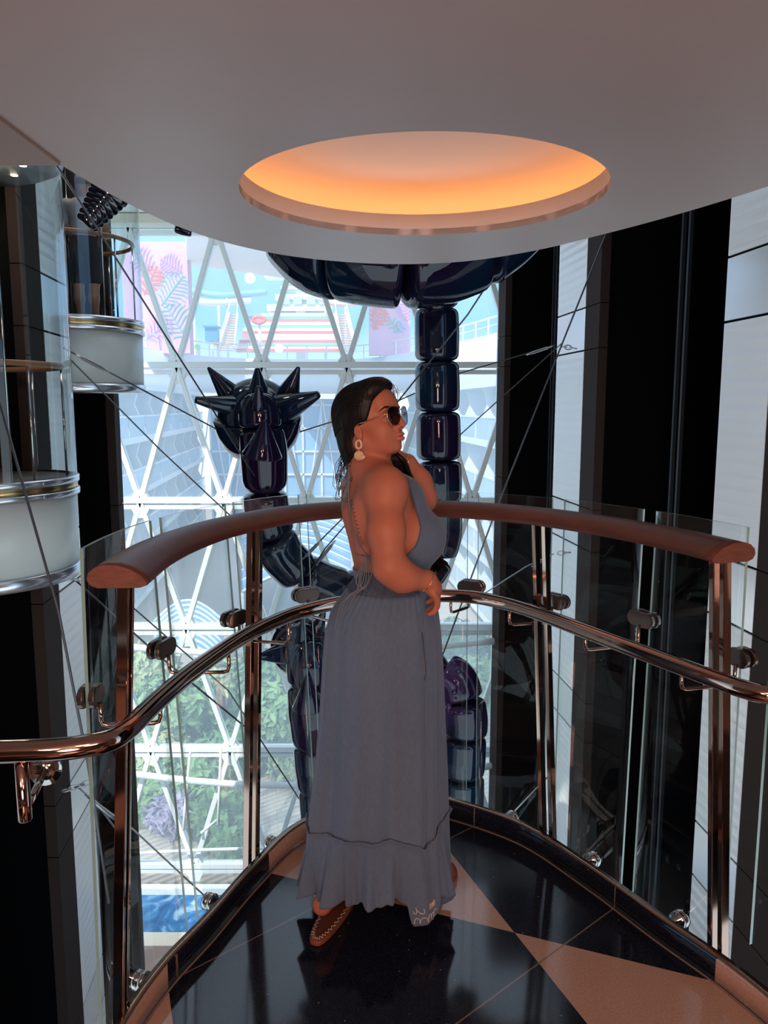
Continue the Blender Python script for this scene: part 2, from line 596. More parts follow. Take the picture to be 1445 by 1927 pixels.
holed_plate('ceiling', outer, RC, RR, ZC, M_ceil)
cov = MB()
cov.prism(outer[::-1], 2.86, 2.92)  # unseen cover over the soffit, added to block the sky
n = len(outer)
vs = [(x, y, ZC + 0.03) for x, y in outer] + [(x, y, 2.87) for x, y in outer]
cov.add(vs, [(i, (i + 1) % n, n + (i + 1) % n, n + i) for i in range(n)])
struct('trim_4', cov, M_ceil)
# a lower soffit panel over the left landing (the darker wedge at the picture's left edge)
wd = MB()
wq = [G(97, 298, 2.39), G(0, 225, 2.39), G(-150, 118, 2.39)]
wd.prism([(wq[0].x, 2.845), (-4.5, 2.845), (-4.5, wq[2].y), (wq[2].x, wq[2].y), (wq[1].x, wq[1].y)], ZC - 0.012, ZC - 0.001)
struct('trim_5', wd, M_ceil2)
rc = MB()
seg = 96
rc.lathe((RC.x, RC.y, 0), (0, 0, 1), [(RR, ZC), (RR, ZC + 0.098), (RR + 0.012, ZC + 0.102), (1.02, ZC + 0.102)], seg=seg)
rc.lathe((RC.x, RC.y, 0), (0, 0, 1), [(1.02, ZC + 0.102), (1.03, ZC + 0.15), (1.0, ZC + 0.20), (0.9, ZC + 0.26), (0.72, ZC + 0.31), (0.5, ZC + 0.345), (0.25, ZC + 0.362), (0.0, ZC + 0.366)], seg=seg)
struct('trim_6', rc, pbr('recess_paint', (0.66, 0.58, 0.54), 0.55))
led = thing('cove_light', 'warm orange light strip hidden around the rim of the round ceiling recess', 'light', (RC.x, RC.y, ZC + 0.10))
lm = MB()
lm.tube([(RC.x + 0.93 * math.cos(2 * PI * i / 72), RC.y + 0.93 * math.sin(2 * PI * i / 72), ZC + 0.130) for i in range(72)], 0.012, 8, closed=True)
lm.build('light_strip', emit('cove_led', (1.0, 0.38, 0.10), 9.5), led)

# ------------------------------------------------------------------ atrium walls (ship axes)
DECK = 2.75
def cladding(name, lat, side, a0, a1, z0=-9.6, z1=10.5):
    """white cladding strip: a smooth band at every deck, ribbed sheet between, open joints."""
    mb = MB()
    l0, l1 = (lat, lat + 0.35 * side)
    lo, hi = min(l0, l1), max(l0, l1)
    face = lat
    k = -4
    while True:
        s0, s1 = -0.43 + DECK * k, 0.15 + DECK * k
        s2 = -0.43 + DECK * (k + 1)
        if s0 > z1: break
        for (b0, b1, mi) in ((s0, s1, 1), (s1, s2, 0)):
            b0c, b1c = max(b0, z0) + 0.012, min(b1, z1) - 0.012
            if b1c > b0c:
                mb.sbox(lo, hi, a0, a1, b0c, b1c, mi)
                if mi == 0:                      # shallow ribs of the sheet
                    z = b0c + 0.06
                    while z < b1c - 0.05:
                        mb.sbox(min(face, face - 0.0022 * side), max(face, face - 0.0022 * side), a0 + 0.004, a1 - 0.004, z, z + 0.085, 0)
                        z += 0.125
        k += 1
    mb.sbox(lo + 0.02 if side > 0 else lo, hi if side > 0 else hi - 0.02, a0 + 0.01, a1 - 0.01, z0, z1, 2)
    return struct(name, mb, [M_whitepanel, M_whitesmooth, M_black])
RL, LL = 3.90, -2.66
cladding('wall_right', RL, 1, 10.9, 12.07)
cladding('wall_right', RL, 1, 6.55, 7.30)
cladding('wall_left', LL, -1, 8.10, 8.95)
cladding('wall_left', LL, -1, 2.6, 5.0)
def column(name, lat, side, a0, a1):
    mb = MB()
    z = -9.6
    lo, hi = (lat, lat + 0.12 * side) if side > 0 else (lat - 0.12, lat)
    k = -4
    cuts = [-9.6]
    while -0.43 + DECK * k < 10.5:
        for q in (-0.43, 0.15):
            z = q + DECK * k
            if -9.5 < z < 10.4: cuts.append(z)
        k += 1
    cuts.append(10.5)
    for z0, z1 in zip(cuts, cuts[1:]):
        mb.sbox(lo, hi, a0, a1, z0 + 0.006, z1 - 0.006)
    l2, l3 = lat + 0.10 * side, lat + 1.6 * side
    mb.sbox(min(l2, l3), max(l2, l3), a0 + 0.02, a1 - 0.02, -9.6, 10.5, 1)
    return struct(name, mb, [M_brown, M_black])
column('wall_right', RL, 1, 10.38, 10.89)
column('wall_right', RL, 1, 15.2, 15.75)
column('wall_right', RL, 1, 5.8, 6.54)
column('wall_left', LL, -1, 7.58, 8.09)
column('wall_left', LL, -1, 10.9, 11.2)
column('wall_left', LL, -1, 5.01, 5.3)
back = MB()
back.sbox(RL + 1.6, RL + 1.8, 2.6, 16.2, -9.6, 10.5)
struct('wall_right', back, M_black)
back = MB()
back.sbox(LL - 1.8, LL - 1.6, 2.6, 11.2, -9.6, 10.5)
struct('wall_left', back, M_black)
def shaft(label, lat, side, a0, a1, marks):
    t = thing('elevator_shaft', label, 'elevator shaft', S(lat + 0.8 * side, (a0 + a1) / 2, -9.6), 'open lift shafts')
    mid = (a0 + a1) / 2
    rd = 0.62 if side > 0 else 1.3
    for d in (-0.62, -0.55, 0.45, 0.62):
        g = MB(); g.sbox(lat + rd * side - 0.02, lat + rd * side + 0.02, mid + d - 0.02, mid + d + 0.02, -9.6, 10.4)
        g.build('guide_rail', M_darkmetal, t)
    g = MB(); g.sbox(lat + (rd - .3) * side - 0.15, lat + (rd - .3) * side + 0.15, a0 + 0.02, a0 + 0.20, -9.6, 10.4)
    g.build('side_column', pbr('shaft_grey', (0.028, 0.028, 0.032), 0.4), t)
    for k in range(marks):
        z = -6.4 + 0.92 * k
        g = MB(); g.sbox(lat + 1.45 * side - 0.03, lat + 1.45 * side + 0.03, mid + 0.1, mid + 0.55, z, z + 0.03)
        g.sbox(lat + 1.45 * side - 0.03, lat + 1.45 * side + 0.03, mid + 0.3, mid + 0.33, z - 0.12, z)
        g.build('rail_bracket', M_darkmetal, t)
    return t
shaft('black open lift shaft between the two white wall strips on the right', RL, 1, 7.35, 10.35, 11)
shaft('narrow dark lift shaft beside the window lattice at far right', RL, 1, 12.1, 15.15, 11)
shaft('dark lift shaft on the left behind the far glass cabin', LL, -1, 9.0, 10.85, 8)
shaft('dark lift shaft on the left behind the near glass cabin', LL, -1, 5.35, 7.55, 8)

# lobby shell behind the visitor
w = MB(); w.box((-4.4, -3.2, 0.0), (4.4, -3.05, 2.40)); struct('wall_back', w, pbr('lobby_wall', (0.30, 0.20, 0.15), 0.5))
w = MB(); w.box((-4.4, -3.05, 0.0), (-4.25, 1.4, 2.40)); struct('wall_left', w, pbr('lobby_wall_side', (0.22, 0.15, 0.12), 0.5))
w = MB(); w.box((4.25, -3.05, 0.0), (4.4, 1.4, 2.40)); struct('wall_right', w, MATS['lobby_wall_side'])
w = MB(); w.box((-5.2, -3.6, 2.92), (5.2, -3.3, 14.0)); struct('wall_back', w, MATS['lobby_wall_side'])  # unseen upper wall, added and made tall to keep the sun out
w = MB(); w.box((-6.5, -3.6, 10.5), (6.5, 9.5, 10.8)); struct('ceiling', w, M_white)  # unseen partial roof, added to block sun from the atrium walls
# atrium floor far below: brown, a pale strip and the blue sea-patterned carpet
w = MB(); w.box((-7.5, 1.5, -9.9), (5.0, 14.3, -9.3)); struct('floor', w, pbr('atrium_stone', (0.20, 0.15, 0.125), 0.3))
w = MB(); w.box((-7.5, 14.3, -9.9), (5.0, 14.7, -9.29)); struct('trim_7', w, pbr('pale_stone', (0.62, 0.57, 0.50), 0.4))
def sea():
    m, nt, b = new_mat('sea_carpet')
    tc = nt.nodes.new('ShaderNodeTexCoord')
    n = nt.nodes.new('ShaderNodeTexNoise'); n.inputs['Scale'].default_value = 1.6; n.inputs['Detail'].default_value = 6; n.inputs['Distortion'].default_value = 2.2
    nt.links.new(tc.outputs['Object'], n.inputs['Vector'])
    r = nt.nodes.new('ShaderNodeValToRGB')
    r.color_ramp.elements[0].position = 0.35; r.color_ramp.elements[0].color = (0.02, 0.10, 0.26, 1)
    r.color_ramp.elements[1].position = 0.72; r.color_ramp.elements[1].color = (0.45, 0.62, 0.75, 1)
    e = r.color_ramp.elements.new(0.55); e.color = (0.04, 0.20, 0.44, 1)
    nt.links.new(n.outputs[0], r.inputs[0]); nt.links.new(r.outputs[0], b.inputs['Base Color'])
    b.inputs['Roughness'].default_value = 0.6
    return m
w = MB(); w.box((-7.5, 14.7, -9.9), (5.0, 15.95, -9.3)); struct('floor', w, sea())

# ------------------------------------------------------------------ the great window: triangular lattice
win = thing('window_1', None, None, (-1.6, 16.0, -9.6)); win['kind'] = 'structure'
ZL = [-8.62, -5.88, -3.13, -0.42, 2.36, 5.10]
WX0, WX1 = -6.6, 2.36
PITCHX = 1.73
YW = 16.0
def node_x(level, k):
    return -0.76 + PITCHX * (k + (0.5 if level % 2 == 1 else 0.0))
def lattice_nodes(level):
    out = []
    for k in range(-6, 4):
        x = node_x(level, k)
        out.append(x)
    return out
def clipseg(a, b):
    (xa, za), (xb, zb) = a, b
    if xa > xb: (xa, za), (xb, zb) = (xb, zb), (xa, za)
    if xb < WX0 or xa > WX1: return None
    if xa < WX0: za += (zb - za) * (WX0 - xa) / (xb - xa); xa = WX0
    if xb > WX1: zb = za + (zb - za) * (WX1 - xa) / (xb - xa); xb = WX1
    return (xa, za), (xb, zb)
lat = MB()
for lv in range(len(ZL)):
    ztop = ZL[lv + 1] if lv + 1 < len(ZL) else ZL[lv] + DECK
    for x in lattice_nodes(lv):
        for dx in (-PITCHX / 2, PITCHX / 2):
            s = clipseg((x, ZL[lv]), (x + dx, ztop))
            if s and abs(s[1][0] - s[0][0]) > 0.02:
                a, b = Vector((s[0][0], YW, s[0][1])), Vector((s[1][0], YW, s[1][1]))
                lat.bar(a, b, 0.105, 0.16, up=(0, 1, 0))
lat.build('lattice', M_white, win, bevel=0.012)
for lv, z in enumerate(ZL):
    bm_ = MB()
    bm_.box((WX0, YW - 0.10, z - 0.03), (WX1, YW + 0.10, z + 0.09))
    bm_.box((WX0, YW - 0.06, z - 0.16), (WX1, YW + 0.06, z - 0.07))
    bm_.build('beam', M_white, win, bevel=0.01)
    nd = MB()
    for x in lattice_nodes(lv):
        if WX0 < x < WX1:      # webbed gusset at every node
            nd.prism([(x - 0.17, 0), (x + 0.17, 0), (x, 0)], 0, 0.0001) if False else None
            nd.add([(x - 0.2, YW - 0.07, z + 0.06), (x + 0.2, YW - 0.07, z + 0.06), (x + 0.09, YW - 0.07, z + 0.24), (x - 0.09, YW - 0.07, z + 0.24),
                    (x - 0.2, YW + 0.07, z + 0.06), (x + 0.2, YW + 0.07, z + 0.06), (x + 0.09, YW + 0.07, z + 0.24), (x - 0.09, YW + 0.07, z + 0.24)],
                   [(0, 1, 2, 3), (7, 6, 5, 4), (0, 4, 5, 1), (1, 5, 6, 2), (2, 6, 7, 3), (3, 7, 4, 0)])
            nd.add([(x - 0.2, YW - 0.07, z - 0.12), (x + 0.2, YW - 0.07, z - 0.12), (x + 0.09, YW - 0.07, z - 0.34), (x - 0.09, YW - 0.07, z - 0.34),
                    (x - 0.2, YW + 0.07, z - 0.12), (x + 0.2, YW + 0.07, z - 0.12), (x + 0.09, YW + 0.07, z - 0.34), (x - 0.09, YW + 0.07, z - 0.34)],
                   [(0, 1, 2, 3), (7, 6, 5, 4), (0, 4, 5, 1), (1, 5, 6, 2), (2, 6, 7, 3), (3, 7, 4, 0)])
    nd.build('gusset', M_white, win)
sd = MB()
sd.box((WX1 - 0.05, YW - 0.13, -9.4), (WX1 + 0.16, YW + 0.13, 7.9))
sd.build('side_frame', M_white, win, bevel=0.02)
# slack walkway tubes that run along the inside of the lower rows
for z, dz in ((-3.30, 0.30), (-6.05, 0.45), (-8.15, -0.2)):
    tb = MB()
    tb.tube([(WX0 + (WX1 - WX0) * i / 24, YW - 0.42, z - dz * math.sin(PI * i / 24)) for i in range(25)], 0.07 if dz > 0 else 0.035, 10)
    tb.build('stiffening_tube', M_white, win)
for px, py in ((345, 1562), (410, 1552)):
    tb = MB(); a = P(px, py, 15.4)
    tb.tube([a, a + Vector((0.12 if px < 400 else 0.05, 0.3, 1.6))], 0.03, 8)
    tb.build('brace', M_white, win)
tb = MB(); tb.tube([P(378, 1568, 15.2), P(412, 1540, 15.5)], 0.03, 8); tb.build('brace', M_white, win)
for lv in range(len(ZL)):
    z0 = ZL[lv]
    z1 = ZL[lv + 1] if lv + 1 < len(ZL) else z0 + DECK
    for x in lattice_nodes(lv):
        for tri in (((x, z0), (x + PITCHX / 2, z1), (x - PITCHX / 2, z1)), ((x, z0), (x + PITCHX, z0), (x + PITCHX / 2, z1))):
            xs = [p[0] for p in tri]
            if max(xs) < WX0 + 0.2 or min(xs) > WX1 - 0.1: continue
            c = Vector((sum(xs) / 3, 0, sum(p[1] for p in tri) / 3))
            pts = []
            for (px_, pz_) in tri:
                q = Vector((px_, YW + 0.02, pz_))
                pts.append(Vector((min(max(q.x, WX0), WX1), YW + 0.02, q.z)))
            ar = abs((pts[1] - pts[0]).cross(pts[2] - pts[0]).y) / 2
            if ar < 0.05: continue
            g = MB(); g.slab(pts, (0, 1, 0), 0.012)
            g.build('pane', M_pane, win)
sill = MB(); sill.box((WX0, YW - 0.05, -9.6), (WX1 + 0.1, YW + 0.12, -9.15)); struct('trim_8', sill, M_white)
# white bulkhead with mouldings above the window
bh = MB()
bh.box((-6.6, 15.2, 5.32), (3.0, 15.9, 5.5))
bh.box((-6.6, 14.6, 5.50), (3.0, 15.6, 5.62))
bh.box((-6.6, 11.0, 5.62), (3.0, 15.0, 5.75))
struct('ceiling', bh, M_white)
bh = MB(); bh.box((-6.6, 15.75, 5.16), (3.0, 15.95, 5.30)); bh.box((-6.6, 15.0, 5.40), (3.0, 15.18, 5.52)); struct('trim_9', bh, pbr('cream_moulding', (0.62, 0.57, 0.47), 0.5))
# ------------------------------------------------------------------ railing
def resample(path, n):
    L = [0.0]
    for a, b in zip(path, path[1:]):
        L.append(L[-1] + (b - a).length)
    out, j = [], 0
    for i in range(n):
        t = L[-1] * i / (n - 1)
        while j < len(path) - 2 and L[j + 1] < t: j += 1
        k = (t - L[j]) / max(L[j + 1] - L[j], 1e-9)
        out.append(path[j].lerp(path[j + 1], min(max(k, 0), 1)))
    return out
NS = 400
C_RAIL = resample(plan(H_RAIL), NS)
RAIL_Z = 1.17
C_GTOP = resample(shift(plan(H_RAIL), 0.095), NS)
CURB_CUT = [p for p in C_CURB if p.y > 1.60]
C_GBOT = resample(shift(CURB_CUT, 0.065), NS)
C_FOOT = resample(shift(CURB_CUT, 0.040), NS)
def on_curve(curve, px, py):
    """the place on a plan curve that the picture shows at (px, py): index and height"""
    best = None
    for i, p in enumerate(curve):
        if p.y < 0.6: continue
        q = P(px, py, p.y)
        e = abs(q.x - p.x)
        if best is None or e < best[0]:
            best = (e, i, q.z)
    return best[1], best[2]
railing = thing('balcony_railing', 'curved balcony railing of glass panels with mahogany top rail and bronze handrail', 'railing', (0.1, 2.8, 0))
_a = min(range(NS // 2), key=lambda i: abs(P(222, 1085, C_RAIL[i].y).x - C_RAIL[i].x))
_b = min(range(NS // 2, NS), key=lambda i: abs(P(1378, 1040, C_RAIL[i].y).x - C_RAIL[i].x))
RAIL_CUT = resample(C_RAIL[_a:_b + 1], 80)
wr = MB()
prof = [(-.046, -.026), (.048, -.026), (.064, -.021), (.066, -.014), (.052, .002), (.03, .016), (.0, .026), (-.03, .0275), (-.052, .021), (-.066, .008), (-.069, -.006), (-.062, -.019)]
wr.sweep([p + Vector((0, 0, RAIL_Z)) for p in RAIL_CUT], prof)
rail_o = wr.build('wooden_top_rail', M_wood, railing)
for end, nxt in ((RAIL_CUT[0], RAIL_CUT[1]), (RAIL_CUT[-1], RAIL_CUT[-2])):
    d = (end - nxt).normalized()
    trav = d if end is RAIL_CUT[-1] else -d
    u = trav.cross(Vector((0, 0, 1)))
    e = MB()
    e.slab([end + Vector((0, 0, RAIL_Z)) + u * s * 0.99 + Vector((0, 0, t * 0.99)) + d * 0.0005 for s, t in prof], d, 0.002)
    e.build('end_grain', M_woodend, rail_o)
tube_px = [(-260, 1419), (-120, 1418), (0, 1415), (100, 1411), (165, 1403), (208, 1392), (245, 1368), (290, 1325), (345, 1277), (400, 1236), (450, 1203), (500, 1177), (560, 1153), (640, 1134),
           (735, 1122), (870, 1122), (940, 1133), (1000, 1150), (1100, 1187), (1250, 1243), (1350, 1280), (1400, 1297), (1445, 1307), (1520, 1310), (1640, 1310)]
TUBE_Z = 0.86
tube_path = spline([G(x, y, TUBE_Z) for x, y in tube_px], 6)
tb = MB(); tb.tube(tube_path, 0.0235, 20)
tb.build('tube_handrail', M_bronze, railing)
tube_in = [p for p in tube_path if abs(p.x) < 1.2]
def nearest(path, p):
    return min(path, key=lambda q: (q.x - p.x) ** 2 + (q.y - p.y) ** 2)
# posts: pairs of flat polished bars
for (tx, ty, bx, by) in ((236, 1090, 222, 2010), (481, 1000, 470, 1650), (1016, 985, 1036, 1600), (1357, 1040, 1356, 1815)):
    it, _ = on_curve(C_RAIL, tx, ty)
    ib, _ = on_curve(C_FOOT, bx, by)
    top = C_RAIL[it] + Vector((0, 0, RAIL_Z - 0.027))
    bot = C_FOOT[ib].copy(); bot.z = -0.16
    tan = (C_RAIL[min(it + 4, NS - 1)] - C_RAIL[max(it - 4, 0)]).normalized()
    rad = Vector((-tan.y, tan.x, 0))
    for s in (-0.0205, 0.0205):
        b = MB()
        a0, a1 = bot + tan * s, top + tan * s
        dz = (a1 - a0).normalized()
        w2 = tan * 0.0085
        r2 = (rad - dz * rad.dot(dz)).normalized() * 0.0125
        b.obox((a0 + a1) / 2, w2, r2, dz * (a1 - a0).length / 2)
        b.build('post_bar', M_bronze, railing, bevel=0.0015)
    f = MB(); f.obox(bot + Vector((0, 0, 0.05)) - rad * 0.005, tan * 0.035, rad * 0.03, Vector((0, 0, 0.04)))
    f.build('post_foot', M_bronze, railing, bevel=0.003)
# glass panels
G_Z0, G_Z1 = -0.16, 1.225
panel_px = [((153, 1051), (286, 1009)), ((304, 1001), (424, 975)), ((440, 968), (562, 955)), ((578, 951), (722, 943)), ((742, 942), (882, 943)),
            ((899, 943), (1041, 953)), ((1061, 956), (1211, 973)), ((1235, 979), (1407, 1003))]
panel_spans = []
def glass_pt(i, z):
    k = (z - G_Z0) / (G_Z1 - G_Z0)
    p = C_GBOT[i].lerp(C_GTOP[i], k)
    return Vector((p.x, p.y, z))
def on_glass(px, py):
    best = None
    for i in range(NS):
        z = 1.0
        for _ in range(4):
            g = glass_pt(i, z)
            z = P(px, py, g.y).z
        g = glass_pt(i, z)
        e = abs(P(px, py, g.y).x - g.x)
        if best is None or e < best[0]: best = (e, i, z)
    return best[1], best[2]
for (a, b) in panel_px:
    i0, _ = on_glass(*a)
    i1, _ = on_glass(*b)
    panel_spans.append((i0, i1))
    m = 9
    idx = [round(i0 + (i1 - i0) * k / (m - 1)) for k in range(m)]
    vs, fs, mi = [], [], []
    for i in idx:
        j0, j1 = max(i - 3, 0), min(i + 3, NS - 1)
        for z in (G_Z0, G_Z1):
            t = (glass_pt(j1, z) - glass_pt(j0, z)).normalized()
            nn = Vector((-t.y, t.x, 0)) * 0.004
            vs += [glass_pt(i, z) - nn, glass_pt(i, z) + nn]      # order: bottom in, bottom out, top in, top out
    g = MB()
    for k in range(m - 1):
        o = k * 4; q = o + 4
        g.add(vs, [], 0) if k == 0 else None
        g.f += [[o, q, q + 2, o + 2], [o + 1, o + 3, q + 3, q + 1]]; g.m += [0, 0]; g.s += [True, True]
        g.f += [[o + 2, q + 2, q + 3, o + 3], [o, o + 1, q + 1, q]]; g.m += [1, 1]; g.s += [False, False]
    e = (m - 1) * 4
    g.f += [[0, 2, 3, 1], [e, e + 1, e + 3, e + 2]]; g.m += [1, 1]; g.s += [False, False]
    g.build('glass_panel', [M_railglass, M_glassedge], railing)
# clamps at the panel joints, each on a bent rod from the tube handrail
def stadium(c, t, upv, nrm, L, h, th, n=8):
    pts = []
    for k in range(n + 1):
        a = -PI / 2 + PI * k / n
        pts.append(c + t * (L - h + h * math.cos(a)) + upv * (h * math.sin(a)))
    for k in range(n + 1):
        a = PI / 2 + PI * k / n
        pts.append(c + t * (-(L - h) + h * math.cos(a)) + upv * (h * math.sin(a)))
    m_ = MB(); m_.slab([p - nrm * th / 2 for p in pts], nrm, th)
    return m_
clamp_px = [(172, 1308, 1), (305, 1219, 0), (440, 1163, 0), (576, 1119, 0), (731, 1104, 0), (886, 1104, 0), (1046, 1131, 0), (1212, 1164, 0), (1396, 1236, -1)]
for (cx, cy, end) in clamp_px:
    i, z = on_glass(cx, cy)
    c = glass_pt(i, z)
    j0, j1 = max(i - 4, 0), min(i + 4, NS - 1)
    t = (glass_pt(j1, z) - glass_pt(j0, z)).normalized()
    nrm = Vector((-t.y, t.x, 0))
    up = Vector((0, 0, 1))
    L = 0.038 if end else 0.052
    if end: c = c - t * 0.004 * end
    base = None
    for s in (-1, 1):
        m_ = stadium(c + nrm * 0.0135 * s, t, up, nrm, L, 0.0262, 0.015)
        o = m_.build('glass_clamp' if base is None else 'clamp_plate', M_bronzedark, railing if base is None else base, bevel=0.003)
        if base is None: base = o
    bd = MB(); bd.obox(c, t * 0.010, nrm * 0.008, up * 0.018); bd.build('spacer', M_bronze, base)
    q = nearest(tube_in, c); q = Vector((q.x, q.y, TUBE_Z))
    low = min(z - 0.075, TUBE_Z - 0.06)
    p0 = c - nrm * 0.022 + Vector((0, 0, -0.018))
    p1 = Vector((p0.x, p0.y, low + 0.015))
    hd = Vector((q.x - p0.x, q.y - p0.y, 0)); hl = hd.length; hd.normalize()
    side = t * (0.045 if c.x < 0.15 else -0.045)
    qe = q + side
    hd = (Vector((qe.x, qe.y, 0)) - Vector((p0.x, p0.y, 0))); hl = hd.length; hd.normalize()
    path = [p0, p1, Vector((p0.x, p0.y, low + 0.004)) + hd * 0.004, Vector((p0.x, p0.y, low)) + hd * 0.016,
            Vector((p0.x, p0.y, low)) + hd * (hl - 0.016), Vector((qe.x, qe.y, low + 0.004)) - hd * 0.004, Vector((qe.x, qe.y, low + 0.016)), Vector((qe.x, qe.y, TUBE_Z - 0.016))]
    r = MB(); r.tube(path, 0.0055, 10)
    r.build('bracket_rod', M_bronze, base)
# round stand-offs that hold the glass to the floor edge
for (sx, sy) in ((268, 1846), (397, 1697), (514, 1588), (650, 1520), (800, 1512), (962, 1541), (1112, 1620), (1276, 1732)):
    best = None
    for i in range(NS):
        p = glass_pt(i, 0.02)
        q = P(sx, sy, p.y)
        e = abs(q.x - p.x)
        if best is None or e < best[0]: best = (e, i, q.z)
    z = best[2]; i = best[1]
    z = min(max(z, -0.12), 0.06)
    p = glass_pt(i, z)
    j0, j1 = max(i - 4, 0), min(i + 4, NS - 1)
    t = (glass_pt(j1, z) - glass_pt(j0, z)).normalized()
    nrm = Vector((-t.y, t.x, 0))
    s = MB()
    s.lathe(p - nrm * 0.046, nrm, [(0, 0), (0.015, 0), (0.015, 0.035), (0.026, 0.036), (0.026, 0.048), (0.022, 0.05), (0.026, 0.052), (0.026, 0.066), (0.018, 0.072), (0, 0.073)], 20)
    s.build('glass_standoff', M_chrome, railing)
# left handrail bracket: stub post and wall disc under the tube
b = MB(); a = G(40, 1432, TUBE_Z - 0.02); b.lathe(a + Vector((0, 0, -0.128)), (0, 0, 1), [(0, 0), (0.0125, 0), (0.0135, 0.003), (0.0135, 0.125), (0, 0.125)], 16)
st = b.build('bracket_stub', M_bronze, railing)
b = MB(); d = P(86, 1448, a.y + 0.13); dv = Vector((0.25, -1, 0.1)).normalized()
b.lathe(d, dv, [(0, 0), (0.034, 0), (0.034, 0.006), (0, 0.008)], 24)
b.tube([a + Vector((0.004, 0.01, -0.10)), d], 0.008, 10)
b.build('bracket_arm', M_chrome, railing)
# the next glass screen beyond the right end of the railing
scr = thing('glass_screen', 'tall clear glass screen with green edge at the far right beside the railing end', 'glass screen', G(1432, 1870, 0))
q0, q1 = P(1425, 1600, 2.05), P(1560, 1600, 1.85)
m_ = MB()
aa, bb = Vector((q0.x, q0.y, 0)), Vector((q1.x, q1.y, 0))
nv = (bb - aa).normalized(); nn = Vector((-nv.y, nv.x, 0)) * 0.005
m_.add([aa - nn, aa + nn, bb - nn, bb + nn] + [v + Vector((0, 0, 1.2)) for v in (aa - nn, aa + nn, bb - nn, bb + nn)], [(0, 2, 6, 4), (3, 1, 5, 7)], 0)
m_.add([aa - nn, aa + nn] + [v + Vector((0, 0, 1.2)) for v in (aa - nn, aa + nn)], [(0, 2, 3, 1)], 1)
m_.add([bb - nn, bb + nn] + [v + Vector((0, 0, 1.2)) for v in (bb - nn, bb + nn)], [(0, 1, 3, 2)], 1)
m_.build('glass_panel', [M_railglass, M_glassedge], scr)

